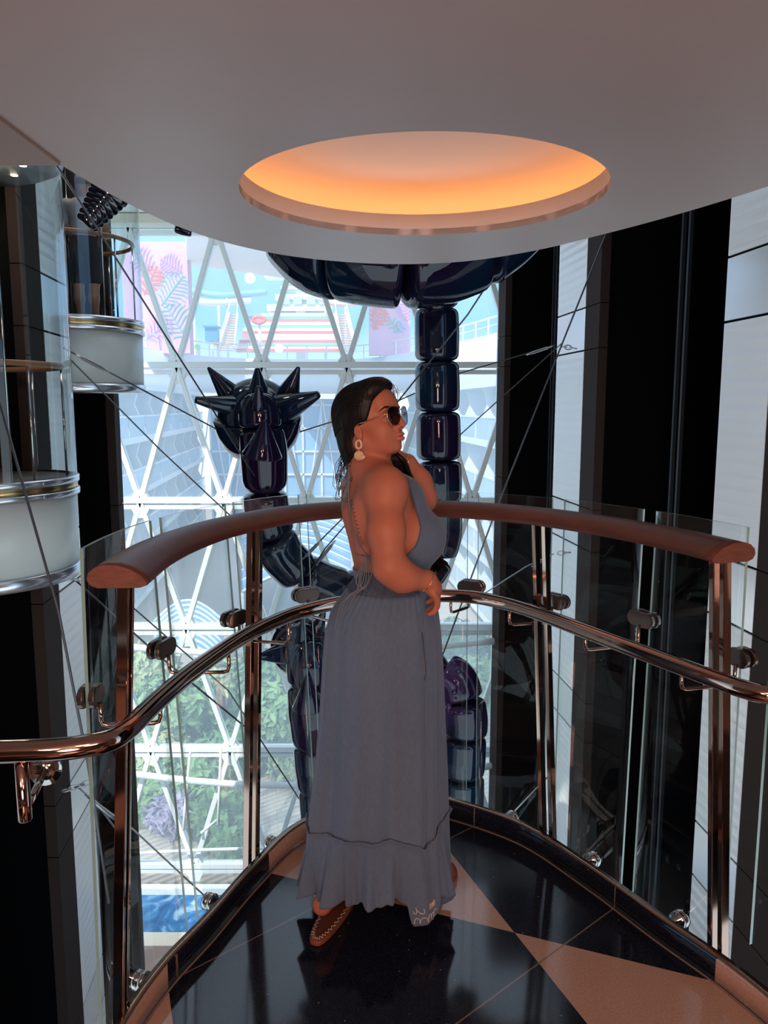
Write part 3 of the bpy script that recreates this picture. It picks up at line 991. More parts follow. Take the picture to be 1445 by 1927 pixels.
# ------------------------------------------------------------------ glass lifts on the left
M_skirt = pbr('frosted_skirt', (0.56, 0.62, 0.60), 0.28, spec=0.5)
M_cabback = pbr('cabin_back', (0.035, 0.03, 0.03), 0.6, spec=0.05)
M_cabfloor = pbr('cabin_floor', (0.10, 0.075, 0.06), 0.5)
M_lampw = emit('cabin_lamp', (1.0, 0.75, 0.5), 6.0)
def cabin(label, along, zf, h):
    c = S(LL - 0.25, along, 0); R = 0.85
    t = thing('glass_elevator', label, 'elevator', (c.x, c.y, zf - 0.9))
    ang = math.atan2(-AX, 1)         # local x of the ship
    def ring(name, prof, mat, parent, seg=56, arc=None):
        m_ = MB()
        a0, a1 = arc or (0, 2 * PI)
        vs, fs = [], []
        full = arc is None
        cnt = seg if full else seg + 1
        for r, z in prof:
            for q in range(cnt):
                a = a0 + (a1 - a0) * q / seg
                vs.append((c.x + r * math.cos(a), c.y + r * math.sin(a), z))
        for i in range(len(prof) - 1):
            for q in range(seg):
                s = (q + 1) % cnt
                fs.append((i * cnt + q, i * cnt + s, (i + 1) * cnt + s, (i + 1) * cnt + q))
        m_.add(vs, fs, 0, True)
        return m_.build(name, mat, parent)
    ring('skirt', [(0.0, zf - 0.79), (R - 0.02, zf - 0.79), (R - 0.02, zf - 0.79), (R - 0.01, zf - 0.12), (R - 0.01, zf - 0.12), (0, zf - 0.12)], M_skirt, t)
    ring('base_ring', [(0.0, zf - 0.88), (R, zf - 0.88), (R, zf - 0.88), (R, zf - 0.78), (R, zf - 0.78), (R - 0.02, zf - 0.775)], M_steelband, t)
    bb = ring('floor_band', [(R - 0.02, zf - 0.10), (R, zf - 0.10), (R, zf - 0.10), (R, zf - 0.03), (R, zf - 0.03), (R - 0.02, zf - 0.03)], M_brass, t)
    for za, zb in ((zf - 0.145, zf - 0.095), (zf - 0.035, zf + 0.02)):
        ring('band_edge', [(R - 0.02, za), (R + 0.015, za), (R + 0.015, za), (R + 0.015, zb), (R + 0.015, zb), (R - 0.02, zb)], M_steelband, bb)
    for k in range(7):
        a = -1.35 + 0.45 * k
        for z in (zf - 0.12, zf - 0.007):
            p = Vector((c.x + (R + 0.015) * math.cos(a), c.y + (R + 0.015) * math.sin(a), z))
            m_ = MB(); m_.lathe(p, (math.cos(a), math.sin(a), 0), [(0, 0.006), (0.011, 0.005), (0.013, 0), (0.013, -0.002)][::-1], 10)
            m_.build('bolt', M_chrome, bb)
    ring('floor', [(0, zf), (R - 0.03, zf), (R - 0.03, zf - 0.1), (0, zf - 0.1)], M_cabfloor, t)
    ring('glass_shell', [(R, zf + 0.02), (R, zf + h)], M_cabglass, t, arc=(-PI * 0.62, PI * 0.62))
    ring('canopy', [(0, zf + h - 0.02), (R + 0.02, zf + h - 0.02), (R + 0.02, zf + h - 0.02), (R + 0.02, zf + h + 0.10), (R - 0.1, zf + h + 0.22), (0, zf + h + 0.25)], M_steelband, t)
    cl = ring('cabin_ceiling', [(0, zf + h - 0.05), (R - 0.04, zf + h - 0.05), (R - 0.04, zf + h - 0.03), (0, zf + h - 0.03)], pbr('cabin_ceiling', (0.3, 0.28, 0.27), 0.4), t)
    for k in range(6):
        a = -1.6 + 0.64 * k
        m_ = MB(); m_.lathe((c.x + 0.55 * math.cos(a), c.y + 0.55 * math.sin(a), zf + h - 0.056), (0, 0, 1), [(0, 0), (0.03, 0), (0.03, 0.008), (0, 0.008)], 12)
        m_.build('downlight', M_lampw, cl)
    hr = MB(); hr.tube([(c.x + 0.76 * math.cos(a), c.y + 0.76 * math.sin(a), zf + 0.98) for a in [-1.9 + 3.8 * k / 30 for k in range(31)]], 0.026, 10)
    hr = hr.build('handrail', pbr('cabin_handrail', (0.30, 0.14, 0.07), 0.35), t)
    for a in (-1.25, -0.45, 0.45, 1.25):
        m_ = MB(); m_.tube([(c.x + 0.76 * math.cos(a), c.y + 0.76 * math.sin(a), zf), (c.x + 0.76 * math.cos(a), c.y + 0.76 * math.sin(a), zf + 0.96)], 0.011, 8)
        m_.build('handrail_post', M_chrome, hr)
    for a in (-PI * 0.62, -0.75, PI * 0.62):
        m_ = MB(); m_.tube([(c.x + (R - 0.012) * math.cos(a), c.y + (R - 0.012) * math.sin(a), z) for z in (zf + 0.02, zf + h - 0.03)], 0.010, 8)
        m_.build('mullion', M_chrome, t)
    m_ = MB(); m_.obox((c.x - 0.42, c.y, zf + h / 2), (0.02, 0, 0), (0, 0.70, 0), (0, 0, h / 2 - 0.06)); m_.build('back_wall', M_cabback, t)
    m_ = MB(); m_.obox((c.x - 0.1, c.y - 0.72, zf + h / 2), (0.26, 0.0, 0), (0, 0.015, 0), (0, 0, h / 2 - 0.06)); m_.build('side_wall', M_cabback, t)
    pl = bpy.data.lights.new('cabin_light', 'POINT'); pl.energy = 28; pl.color = (1.0, 0.80, 0.62); pl.shadow_soft_size = 0.15
    po = bpy.data.objects.new('cabin_light', pl); COL.objects.link(po); po.location = (c.x + 0.2, c.y - 0.15, zf + h - 0.22)
    return t
cabin('near glass lift cabin at the left edge with pale frosted skirt and brass band', 6.75, 0.92, 2.72)
cabin('far glass lift cabin with brass floor band carrying a standing passenger', 10.0, 2.60, 2.72)
# ------------------------------------------------------------------ hanging sculptures
def flake():
    m, nt, b = new_mat('violet_black_lacquer')
    tc = nt.nodes.new('ShaderNodeTexCoord')
    n = nt.nodes.new('ShaderNodeTexNoise'); n.inputs['Scale'].default_value = 1.1; n.inputs['Detail'].default_value = 2
    nt.links.new(tc.outputs['Object'], n.inputs['Vector'])
    r = nt.nodes.new('ShaderNodeValToRGB')
    r.color_ramp.elements[0].position = 0.40; r.color_ramp.elements[0].color = (0.012, 0.005, 0.022, 1)
    r.color_ramp.elements[1].position = 0.62; r.color_ramp.elements[1].color = (0.003, 0.016, 0.034, 1)
    nt.links.new(n.outputs[0], r.inputs[0]); nt.links.new(r.outputs[0], b.inputs['Base Color'])
    b.inputs['Specular IOR Level'].default_value = 0.0
    b.inputs['Metallic'].default_value = 0.0
    b.inputs['Coat Weight'].default_value = 1.0
    b.inputs['Coat Roughness'].default_value = 0.02
    return m
M_art = flake()
M_blackart = pbr('black_lacquer', (0.006, 0.006, 0.014), 0.10, coat=1.0)
def pxr(p, r):        # radius seen as r picture pixels at point p
    d = p - Vector((0, 0, EYE))
    return r * (d.y * math.cos(PITCH) - d.z * math.sin(PITCH)) / FPX
def segment(parent, pts, name='body_segment', mat=None, n=18, pinch=0.34, nsp=8):
    """one inflated bead: pts = (px, py, Y, radius in picture pixels) along its axis"""
    w = [P(a, b, y) for a, b, y, r in pts]
    rr = [pxr(q, p[3]) for q, p in zip(w, pts)]
    path = spline(w, nsp)
    m = len(path)
    rad = []
    for i in range(m):
        t = i / (m - 1)
        k = t * (len(rr) - 1); j = min(int(k), len(rr) - 2)
        r = rr[j] + (rr[j + 1] - rr[j]) * (k - j)
        e = max(0.0, (abs(2 * t - 1) - 0.62) / 0.38)
        rad.append(r * (1 - pinch * e ** 2.6))
    # close both ends softly
    d0 = (path[0] - path[1]).normalized(); d1 = (path[-1] - path[-2]).normalized()
    path = [path[0] + d0 * rad[0] * 0.05] + path + [path[-1] + d1 * rad[-1] * 0.05]
    rad = [rad[0] * 0.55] + rad + [rad[-1] * 0.55]
    b = MB(); b.tube(path, rad, n * 2)
    return b.build(name, mat or M_art, parent)
def chain(parent, nodes, cuts, **kw):
    """nodes: dense list of (px,py,Y,r); cuts: index pairs"""
    for a, b in cuts:
        segment(parent, nodes[a:b + 1], **kw)
def cone(parent, base, tip, rb, rt, name='spike', mat=None):
    a, b = P(*base), P(*tip)
    rb, rt = pxr(a, rb), pxr(b, rt)
    L = (b - a).length
    c = MB(); c.lathe(a, b - a, [(0, 0), (rb, 0), (rb * 1.0, L * 0.02), (rt + (rb - rt) * 0.48, L * 0.5), (rt, L * 0.96), (rt * 0.8, L * 0.99), (0, L)], 28)
    return c.build(name, mat or M_art, parent)
s1 = thing('serpent_sculpture', 'glossy violet-black inflated serpent sculpture with spiked head, hanging across the window at upper middle', 'sculpture', P(500, 1060, 9.3))
YH = 9.3
# head: ball with a bowl-like lower half and radiating spikes
b = MB(); b.ball(P(484, 788, YH + 0.25), pxr(P(484, 788, YH), 78), 40, 24)
hd = b.build('head', M_art, s1)
b = MB(); cc = P(484, 786, YH + 0.2); rr = pxr(cc, 80)
b.lathe(cc, (0, -0.30, 1), [(rr * 0.9, 0.02), (rr * 1.03, 0.015), (rr * 1.04, -0.02), (rr * 1.0, -0.16), (rr * 0.9, -0.3), (rr * 0.7, -0.43), (rr * 0.35, -0.54), (0, -0.57)], 44)
b.build('bowl', M_art, hd)
for base, tip, rb, rt in (((440, 752, YH + .15), (391, 691, YH), 27, 3.5), ((487, 760, YH), (484, 692, YH - .1), 28, 5), ((538, 752, YH + .15), (562, 690, YH), 27, 4),
                          ((455, 768, YH), (366, 752, YH - .3), 25, 7), ((528, 772, YH), (600, 742, YH - .3), 31, 8)):
    cone(hd, base, tip, rb, rt)
segment(s1, [(487, 752, 9.0, 30), (488, 772, 8.95, 40), (490, 806, 8.95, 41)], name='neck_segment')
segment(s1, [(491, 806, 9.0, 42), (496, 850, 9.0, 45), (499, 922, 9.1, 42)])
segment(s1, [(499, 926, 9.1, 42), (503, 970, 9.15, 43), (514, 1008, 9.2, 43)])
segment(s1, [(514, 1010, 9.2, 43), (532, 1046, 9.3, 43), (566, 1080, 9.4, 42)])
segment(s1, [(568, 1081, 9.4, 42), (606, 1098, 9.5, 41), (645, 1110, 9.6, 40)])
segment(s1, [(647, 1110, 9.6, 40), (700, 1116, 9.8, 40), (752, 1106, 9.9, 40)])
segment(s1, [(754, 1105, 9.9, 40), (795, 1080, 10.0, 40), (818, 1046, 10.0, 40)])
segment(s1, [(819, 1044, 10.0, 40), (828, 1000, 10.0, 41), (828, 946, 10.0, 41)])
for y0, y1, x in ((868, 944, 827), (776, 865, 825), (681, 774, 823), (581, 679, 822)):
    segment(s1, [(x, y1, 10.0, 41), (x, (y0 + y1) / 2, 10.0, 42), (x - 1, y0, 10.0, 41)], pinch=0.22)
segment(s1, [(822, 578, 10.0, 40), (820, 545, 9.9, 41), (815, 505, 9.7, 42)])
cone(s1, (487, 764, 8.75), (486, 727, 8.6), 17, 4)
cone(s1, (493, 856, 8.65), (499, 789, 8.55), 38, 5)
# the thick arched body above, cut off by the soffit
arc = [(555, 425, 8.8, 80), (600, 468, 8.7, 84), (640, 478, 8.6, 86), (700, 486, 8.5, 88), (757, 490, 8.5, 90), (830, 484, 8.6, 88), (895, 462, 8.7, 84), (935, 436, 8.8, 80), (975, 400, 8.9, 76)]
for a_, b_ in ((0, 2), (2, 4), (4, 6), (6, 8)):
    segment(s1, arc[a_:b_ + 1], name='arch_segment', n=22, pinch=0.14)
s2 = thing('serpent_sculpture', 'second violet-black serpent sculpture, lower down, half hidden behind the skirt of the woman', 'sculpture', P(585, 1500, 7.6))
b = MB(); b.ball(P(566, 1216, 7.9), pxr(P(566, 1216, 7.9), 58), 36, 20); hd = b.build('head', M_art, s2)
for base, tip, rb, rt in (((540, 1228, 7.7), (486, 1236, 7.4), 24, 6), ((570, 1232, 7.6), (568, 1170, 7.4), 22, 3), ((592, 1196, 7.8), (610, 1150, 7.7), 20, 4),
                          ((600, 1210, 7.7), (650, 1205, 7.5), 22, 5), ((545, 1200, 7.9), (515, 1168, 7.8), 20, 4)):
    cone(hd, base, tip, rb, rt)
segment(s2, [(578, 1222, 7.6, 38), (582, 1250, 7.5, 44), (584, 1282, 7.5, 44)], name='neck_segment')
segment(s2, [(584, 1284, 7.5, 44), (588, 1340, 7.5, 46), (590, 1400, 7.6, 40)])
segment(s2, [(590, 1402, 7.6, 38), (590, 1440, 7.6, 36), (590, 1485, 7.7, 30)])
segment(s2, [(590, 1487, 7.7, 28), (590, 1520, 7.7, 26), (590, 1560, 7.7, 22)])
cone(s2, (580, 1330, 7.2), (578, 1270, 7.15), 30, 4)
segment(s2, [(770, 1300, 7.9, 38), (800, 1272, 7.8, 38), (836, 1268, 7.7, 38)])
segment(s2, [(837, 1268, 7.7, 40), (858, 1282, 7.65, 41), (870, 1318, 7.6, 42)])
segment(s2, [(871, 1320, 7.6, 42), (875, 1352, 7.6, 43), (874, 1382, 7.6, 42)])
segment(s2, [(873, 1384, 7.6, 42), (871, 1420, 7.6, 43), (869, 1458, 7.6, 42)])
segment(s2, [(869, 1460, 7.6, 42), (868, 1490, 7.6, 43), (867, 1540, 7.6, 42)])
for px, py in ((862, 1262), (845, 1330), (855, 1302)):
    b = MB(); b.ball(P(px, py, 7.25), pxr(P(px, py, 7.3), 6), 10, 8); b.build('stud', M_art, s2)
# fluted black tail end high on the left, and two small lobes beside it
s3 = thing('fluted_sculpture', 'black fluted tail end of finger-like rolls hanging in front of the far glass lift', 'sculpture', P(190, 390, 7.6))
for k in range(7):
    f = k / 6
    ex, ey = 232 - 52 * f, 381 + 46 * f        # lower right ends
    sx, sy = 178 - 26 * f, 349 + 58 * f        # upper left ends
    r = 10.0
    p = [(sx - 2, sy - 1, 7.7, r * .6), (sx + 3, sy + 1, 7.65, r), ((sx + ex) / 2 + 2, (sy + ey) / 2 - 2, 7.55, r * 1.08), (ex - 3, ey - 1, 7.6, r), (ex, ey, 7.6, r * .7)]
    segment(s3, p, name='roll', mat=M_blackart, n=10, pinch=0.22)
s4 = thing('fluted_sculpture', 'small black lobed piece hanging at the soffit edge by the top of the window', 'sculpture', P(345, 430, 9.0))
segment(s4, [(330, 420, 9.0, 7), (345, 424, 9.0, 8), (363, 429, 9.0, 8)], name='roll', mat=M_blackart, n=9)
segment(s4, [(330, 430, 8.95, 8), (344, 434, 8.95, 9), (361, 438, 8.95, 8)], name='roll', mat=M_blackart, n=9)

# ------------------------------------------------------------------ cables
def cable(label, ends, r=0.0085, mat=None, fittings=()):
    pts = [P(*e) for e in ends]
    t = thing('steel_cable', label, 'cable', pts[0])
    c = MB(); c.tube(pts, r, 8); c.build('wire', mat or M_cable, t)
    d = (pts[-1] - pts[0]).normalized()
    for f in fittings:
        L = (pts[-1] - pts[0]).length
        a = pts[0] + d * L * f
        q = MB(); q.tube([a, a + d * 0.06, a + d * 0.10, a + d * 0.34, a + d * 0.38, a + d * 0.44], [r * 1.1, r * 1.4, r * 2.4, r * 2.4, r * 1.5, r * 1.1], 10)
        q.build('turnbuckle', M_cablel, t)
    return t, pts, d
def links(t, p, d, n=4, s=0.05):
    u, w, d = frame_of(d)
    for k in range(n):
        c = p + d * s * 1.35 * k
        uu = u if k % 2 == 0 else w
        q = MB(); q.tube([c + d * s * math.cos(2 * PI * i / 14) + uu * s * 0.55 * math.sin(2 * PI * i / 14) for i in range(14)], s * 0.17, 6, closed=True)
        q.build('chain_link', M_cablel, t)
cable('dark cable from the soffit at top left down across the window to the upper serpent', [(105, 308, 6.2), (330, 661, 8.0), (560, 1022, 9.3)])
cable('cable from the left wall to the spiked head of the upper serpent', [(120, 655, 7.2), (408, 808, 9.2)], fittings=(0.06,))
cable('thin cable from the left wall slanting down behind the railing to the upper serpent', [(128, 672, 7.2), (300, 845, 8.3), (470, 1005, 9.2)], r=0.0075)
t, pts, d = cable('cable shackled to the right white strip and running to the spiked head', [(1043, 650, 11.1), (866, 702, 10.6), (745, 756, 10.2), (560, 814, 9.6)], fittings=(0.01,))
links(t, P(1078, 655, 10.95), (pts[0] - P(1078, 655, 10.95)), 3, 0.055)
cable('cable from the shackle on the right white strip slanting down behind the blue serpent column', [(1058, 645, 11.3), (866, 818, 10.6), (700, 965, 10.0)])
cable('long cable from the soffit on the right down to the lower serpent', [(1141, 438, 7.6), (940, 942, 7.6), (833, 1232, 7.65)])
cable('cable from the thick arched body down past the face of the woman', [(940, 500, 8.8), (880, 592, 9.0), (725, 785, 9.4)], r=0.010)
cable('dark cable fixed to the lower bend of the upper serpent, leading up right', [(578, 1084, 9.1), (612, 1032, 8.8), (700, 930, 8.4)], fittings=(0.16,))
cable('second dark cable at the lower bend of the upper serpent', [(560, 1062, 9.1), (590, 1030, 8.9), (660, 960, 8.4)], fittings=(0.1,))
cable('cable slanting down behind the left post pair over the garden', [(235, 1130, 7.6), (430, 1300, 8.0), (600, 1560, 8.4)], r=0.0075)
cable('lowest cable on the left, slanting down over the blue carpet', [(160, 1495, 7.8), (250, 1560, 8.0), (400, 1700, 8.6)], r=0.010, mat=M_cablel, fittings=(0.02,))
t, pts, d = cable('cable from a chain on the left white strip behind the railing end', [(140, 1090, 7.9), (300, 1235, 8.2), (470, 1375, 8.6)], r=0.010)
links(t, P(118, 1083, 7.85), pts[0] - P(118, 1083, 7.85), 3, 0.05)
t, pts, d = cable('short chained cable low on the left white strip', [(146, 1480, 7.8), (182, 1512, 7.9), (240, 1590, 8.2)], r=0.010, mat=M_cablel)
links(t, P(125, 1487, 7.75), pts[0] - P(125, 1487, 7.75), 4, 0.05)
cable('slack dark cable close by at the left edge, running down to the floor edge', [(-4, 745, 4.6), (110, 1150, 4.4), (166, 1440, 4.3), (205, 1700, 4.2)], r=0.008)
t, pts, d = cable('cable from a shackle low on the right white strip towards the lower serpent', [(1042, 1042, 10.8), (990, 1066, 10.6), (860, 1150, 9.6)], r=0.009, mat=M_cablel, fittings=(0.02,))
links(t, P(1066, 1040, 10.75), pts[0] - P(1066, 1040, 10.75), 2, 0.055)
cable('bright cable crossing the dark shaft low behind the middle right post', [(1040, 1452, 8.8), (950, 1545, 8.4)], r=0.008, mat=M_cablel)
# ------------------------------------------------------------------ outside: ship's open promenade between two blocks of balconies
M_bal = pbr('balcony_white', (0.80, 0.84, 0.86), 0.5)
M_balglass = pbr('balcony_glass', (0.50, 0.66, 0.76), 0.12, spec=0.6)
M_door = pbr('balcony_door', (0.45, 0.56, 0.62), 0.15, spec=0.6)
def balcony_block(label, lat, side, a0, a1, bays, z0, decks):
    t = thing('balcony_block', label, 'building', S(lat + side * 2, (a0 + a1) / 2, z0))
    m_ = MB(); m_.sbox(min(lat + side * 1.5, lat + side * 5), max(lat + side * 1.5, lat + side * 5), a0, a1, z0, z0 + decks * DECK); m_.build('hull_wall', M_bal, t)
    w = (a1 - a0) / bays
    for d in range(decks + 1):
        z = z0 + d * DECK
        m_ = MB(); m_.sbox(min(lat, lat + side * 1.6), max(lat, lat + side * 1.6), a0, a1, z - 0.16, z + 0.16); m_.build('deck_slab', M_bal, t)
    for d in range(decks):
        z = z0 + d * DECK + 0.16
        for k in range(bays):
            b0, b1 = a0 + w * k, a0 + w * (k + 1)
            m_ = MB()
            m_.sbox(min(lat, lat + side * 0.06), max(lat, lat + side * 0.06), b0 + 0.18, b1 - 0.18, z, z + 1.0)
            bal = m_.build('balustrade', M_balglass, t)
            m_ = MB(); m_.sbox(min(lat - side * .03, lat + side * 0.09), max(lat - side * .03, lat + side * 0.09), b0 + 0.15, b1 - 0.15, z + 1.0, z + 1.08); m_.build('rail', M_bal, bal)
            m_ = MB(); m_.sbox(min(lat + side * 1.42, lat + side * 1.5), max(lat + side * 1.42, lat + side * 1.5), b0 + 0.3, b1 - 0.9, z, z + 2.1); m_.build('balcony_door', M_door, t)
    for k in range(bays + 1):
        b = a0 + w * k
        m_ = MB()
        for d in range(decks):                         # curved fin-shaped divider
            z = z0 + d * DECK
            pr = [(0, 0.1), (0.0, 0.5), (0.25, 1.1), (0.55, 1.8), (0.35, 2.5), (0.0, 2.7), (1.5, 2.7), (1.5, 0.1)]
            m_.slab([S(lat + side * p, b - 0.07, z + q) for p, q in pr], (0, 1, 0), 0.14)
        m_.build('divider', M_bal, t)
    return t
balcony_block('white block of curved balconies outside the window on the left', -8.6, -1, 30, 66, 9, -8.4, 4)
balcony_block('white block of curved balconies outside the window on the right', 8.4, 1, 26, 66, 10, -8.4, 4)
# near-left low block with wide fins
# far end of the promenade: glazed wall, curved white parapet, stage deck with painted walls, stairs, sky bridge
t = thing('glazed_end_wall', 'far blue glazed wall with white grid closing the promenade', 'building', S(0, 67, -8.4))
m_ = MB(); m_.sbox(-8.2, 8.0, 67.2, 68, -8.4, 2.2); m_.build('glazing', pbr('far_blue_glass', (0.22, 0.42, 0.64), 0.2), t)
m_ = MB()
for k in range(11): m_.sbox(-8.2 + 1.6 * k, -8.05 + 1.6 * k, 66.95, 67.2, -8.4, 2.2)
for k in range(6): m_.sbox(-8.2, 8.0, 66.95, 67.2, -8.4 + 2.0 * k, -8.25 + 2.0 * k)
for k in range(6):
    m_.bar(S(-8 + 3.2 * k - 1.6, 66.9, -8.4), S(-8 + 3.2 * k, 66.9, 2.2), 0.14, 0.1); m_.bar(S(-8 + 3.2 * k + 1.6, 66.9, -8.4), S(-8 + 3.2 * k, 66.9, 2.2), 0.14, 0.1)
m_.build('mullion_grid', M_bal, t)
t = thing('stage_deck', 'raised end deck behind a curved white parapet seen through the window', 'deck', S(0, 64, 2.2))
par = [S(-16, 44, 5.2), S(-12.5, 54, 4.9), S(-8.5, 61, 4.6), S(-4, 64, 4.5), S(1, 64.6, 4.5), S(5, 63.5, 4.5), S(8.6, 60, 4.8), S(11.6, 54, 5.2), S(14, 46, 5.6)]
m_ = MB(); m_.sweep(spline(par, 8), [(-0.15, -1.9), (0.15, -1.9), (0.3, -0.9), (0.15, 0.9), (-0.15, 0.9)]); m_.build('parapet', M_bal, t)
m_ = MB(); m_.sbox(-16, 16, 65, 100, 3.2, 3.6); m_.build('deck_floor', pbr('deck_floor', (0.5, 0.42, 0.36), 0.6), t)
rl = spline([p + Vector((0, 0.2, 2.0)) for p in par], 8)
m_ = MB(); m_.tube(rl, 0.06, 6); m_.tube([p - Vector((0, 0, .5)) for p in rl], 0.03, 6); rr_ = m_.build('railing', M_bal, t)
for p in resample(rl, 34):
    m_ = MB(); m_.box((p.x - .05, p.y - .05, p.z - 1.6), (p.x + .05, p.y + .05, p.z)); m_.build('railing_post', M_bal, rr_)
M_pink = pbr('mural_pink', (0.74, 0.40, 0.56), 0.6, noise=(0.25, 0.12))
def mural(label, px0, px1, py0, py1, Y, leaves):
    a, b = P(px0, py1, Y), P(px1, py0, Y)
    t = thing('mural_wall', label, 'wall', (a.x, Y, a.z))
    m_ = MB(); m_.box((a.x, Y, a.z), (b.x, Y + 1.2, b.z)); m_.build('wall_body', M_pink, t)
    for (cx, cy, ang, L, n, col, kind) in leaves:
        c = P(cx, cy, Y - 0.05)
        mat = pbr('mural_%s' % col, {'coral': (0.85, 0.13, 0.04), 'teal': (0.10, 0.42, 0.38), 'violet': (0.50, 0.22, 0.62), 'green': (0.06, 0.52, 0.16), 'blue': (0.10, 0.42, 0.75), 'white': (0.85, 0.85, 0.85)}[col], 0.6)
        sc = L * Y / FPX
        m_ = MB()
        d = Vector((math.cos(ang), 0, math.sin(ang))); nrm = Vector((-d.z, 0, d.x))
        for k in range(n):
            f = k / max(n - 1, 1)
            o = c + d * sc * (f - 0.5)
            wl = sc * (0.55 * math.sin(PI * (0.12 + 0.85 * f)) if kind == 'monstera' else 0.6 * math.sin(PI * (0.2 + 0.75 * f)))
            th = sc * (0.055 if kind == 'monstera' else 0.022)
            for s in (-1, 1):
                e1 = o + nrm * s * wl + d * wl * 0.35
                mid = o + nrm * s * wl * 0.55 + d * wl * 0.32
                m_.slab([o - d * th * .4, mid - d * th, e1, mid + d * th, o + d * th * .4], (0, -1, 0), 0.03)
        m_.bar(c - d * sc * .6, c + d * sc * .5, sc * 0.03, 0.03, up=(0, 1, 0))
        m_.build('painted_leaf', mat, t)
    return t
mural('tall pink painted wall with a coral leaf and teal fronds at left beyond the window', 236, 351, 455, 665, 58,
      [(283, 527, 1.1, 50, 7, 'coral', 'monstera'), (325, 545, 0.9, 60, 9, 'teal', 'frond'), (330, 605, 2.1, 62, 8, 'teal', 'frond'), (268, 490, 2.4, 44, 7, 'violet', 'frond'), (300, 620, 0.6, 50, 8, 'violet', 'frond'), (322, 500, 2.6, 40, 8, 'violet', 'frond')])
mural('smaller pink painted wall with a green and blue leaf at right beyond the window', 694, 772, 560, 668, 62,
      [(741, 612, 2.2, 26, 4, 'green', 'monstera'), (712, 598, 1.2, 40, 7, 'coral', 'monstera'), (752, 618, 0.6, 22, 4, 'blue', 'monstera'), (762, 585, 1.8, 34, 7, 'violet', 'frond')])
for lab, x0, x1, x2, x3, Y in (('tan open stair on the left of the striped stand', 412, 441, 432, 447, 70), ('tan open stair on the right of the striped stand', 642, 668, 630, 652, 69.5)):
    t = thing('outdoor_stair', lab, 'stairs', P(x0, 660, Y))
    m_ = MB()
    for k in range(15):
        f = k / 14
        a, b = P(x0 + (x2 - x0) * f, 660 - 66 * f, Y + 4 * f), P(x1 + (x3 - x1) * f, 660 - 66 * f, Y + 4 * f)
        m_.box((a.x, a.y, a.z), (b.x, a.y + 0.5, a.z + 0.12))
    m_.build('tread', pbr('stair_tread', (0.62, 0.42, 0.30), 0.6), t)
    for xa, xb in ((x0, x2), (x1, x3)):
        m_ = MB(); m_.bar(P(xa, 655, Y), P(xb, 590, Y + 4), 0.12, 0.4); m_.bar(P(xa, 640, Y), P(xb, 572, Y + 4), 0.07, 0.07); m_.build('stringer', M_bal, t)
t = thing('striped_stand', 'terraced stand with red, white and green striped benches on the end deck', 'stand', P(545, 660, 72))
cols = ['st_red', 'st_white', 'st_green', 'st_red', 'st_white', 'st_pink', 'st_red', 'st_white', 'st_green', 'st_white', 'st_red', 'st_green', 'st_white']
rgb = {'st_red': (0.78, 0.16, 0.16), 'st_white': (0.86, 0.84, 0.82), 'st_green': (0.20, 0.55, 0.38), 'st_pink': (0.88, 0.55, 0.50)}
for k in range(13):
    y = 662 - 5.6 * k
    ins = 2.0 * k
    a, b = P(444 + ins, y, 72 + 0.7 * k), P(640 - ins, y - 5.6, 72 + 0.7 * k)
    m_ = MB(); m_.box((a.x, a.y, a.z), (b.x, a.y + 0.8, b.z)); m_.build('bench_row', pbr(cols[k], rgb[cols[k]], 0.6), t)
t = thing('radar_mast', 'pale blue-white mast with arms standing above the striped stand', 'mast', P(566, 600, 84))
m_ = MB(); mb0 = P(566, 600, 84); m_.bar(Vector((mb0.x, 84, 3.6)), P(566, 500, 84), 1.2, 1.0); m_.build('tower', M_bal, t)
for y, x0, x1, h in ((520, 500, 625, 5), (541, 530, 605, 5), (556, 520, 612, 10), (575, 505, 625, 12), (592, 498, 635, 7)):
    a, b = P(x0, y + h, 84), P(x1, y, 84)
    m_ = MB(); m_.box((a.x, 83, a.z), (b.x, 85, b.z)); m_.build('platform', M_bal, t)
for x in (537, 560, 585, 608):
    m_ = MB(); a = P(x - 8, 573, 82.9); b = P(x + 8, 558, 82.9); m_.box((a.x, 82.8, a.z), (b.x, 83.0, b.z)); m_.build('window', M_balglass, t)
for lab, x0, x1, y0, y1, Y, mat in (('long pale blue slide trough behind the left stair', 352, 500, 545, 556, 78, pbr('slide_blue', (0.25, 0.50, 0.80), 0.4)),
                                    ('long peach slide trough right of the mast', 600, 700, 560, 572, 80, pbr('slide_peach', (0.88, 0.62, 0.50), 0.4)),
                                    ('lower white slide trough behind the left stair', 352, 470, 562, 570, 77, M_bal)):
    t = thing('water_slide', lab, 'slide', P(x0, y1, Y))
    m_ = MB(); m_.sweep(spline([P(x0, y0, Y), P((x0 + x1) / 2 - 12, y1, Y), P(x1, (y0 + y1) / 2, Y + 2)], 8), circle_prof(0.5, 10, 0.32)); m_.build('trough', mat, t)
    for q in (P(x0 + 12, y0 + 3, Y), P((x0 + x1) / 2, y1, Y)):
        m_ = MB(); m_.tube([Vector((q.x, q.y, 3.55)), Vector((q.x, q.y, q.z - .1))], 0.12, 8); m_.build('support', M_bal, t)
t = thing('deck_canopy', 'broad peach and white fabric canopy spanning the top of the view outside', 'canopy', P(450, 470, 60))
m_ = MB()
m_.add([P(350, 432, 40), P(700, 432, 40), P(716, 512, 62), P(590, 532, 64), P(480, 507, 64), P(352, 497, 62)] + [p + Vector((0, 0, 0.4)) for p in (P(350, 432, 40), P(700, 432, 40), P(716, 512, 62), P(590, 532, 64), P(480, 507, 64), P(352, 497, 62))],
       [(0, 1, 2, 3, 4, 5), (11, 10, 9, 8, 7, 6)] + [(i, (i + 1) % 6, 6 + (i + 1) % 6, 6 + i) for i in range(6)])
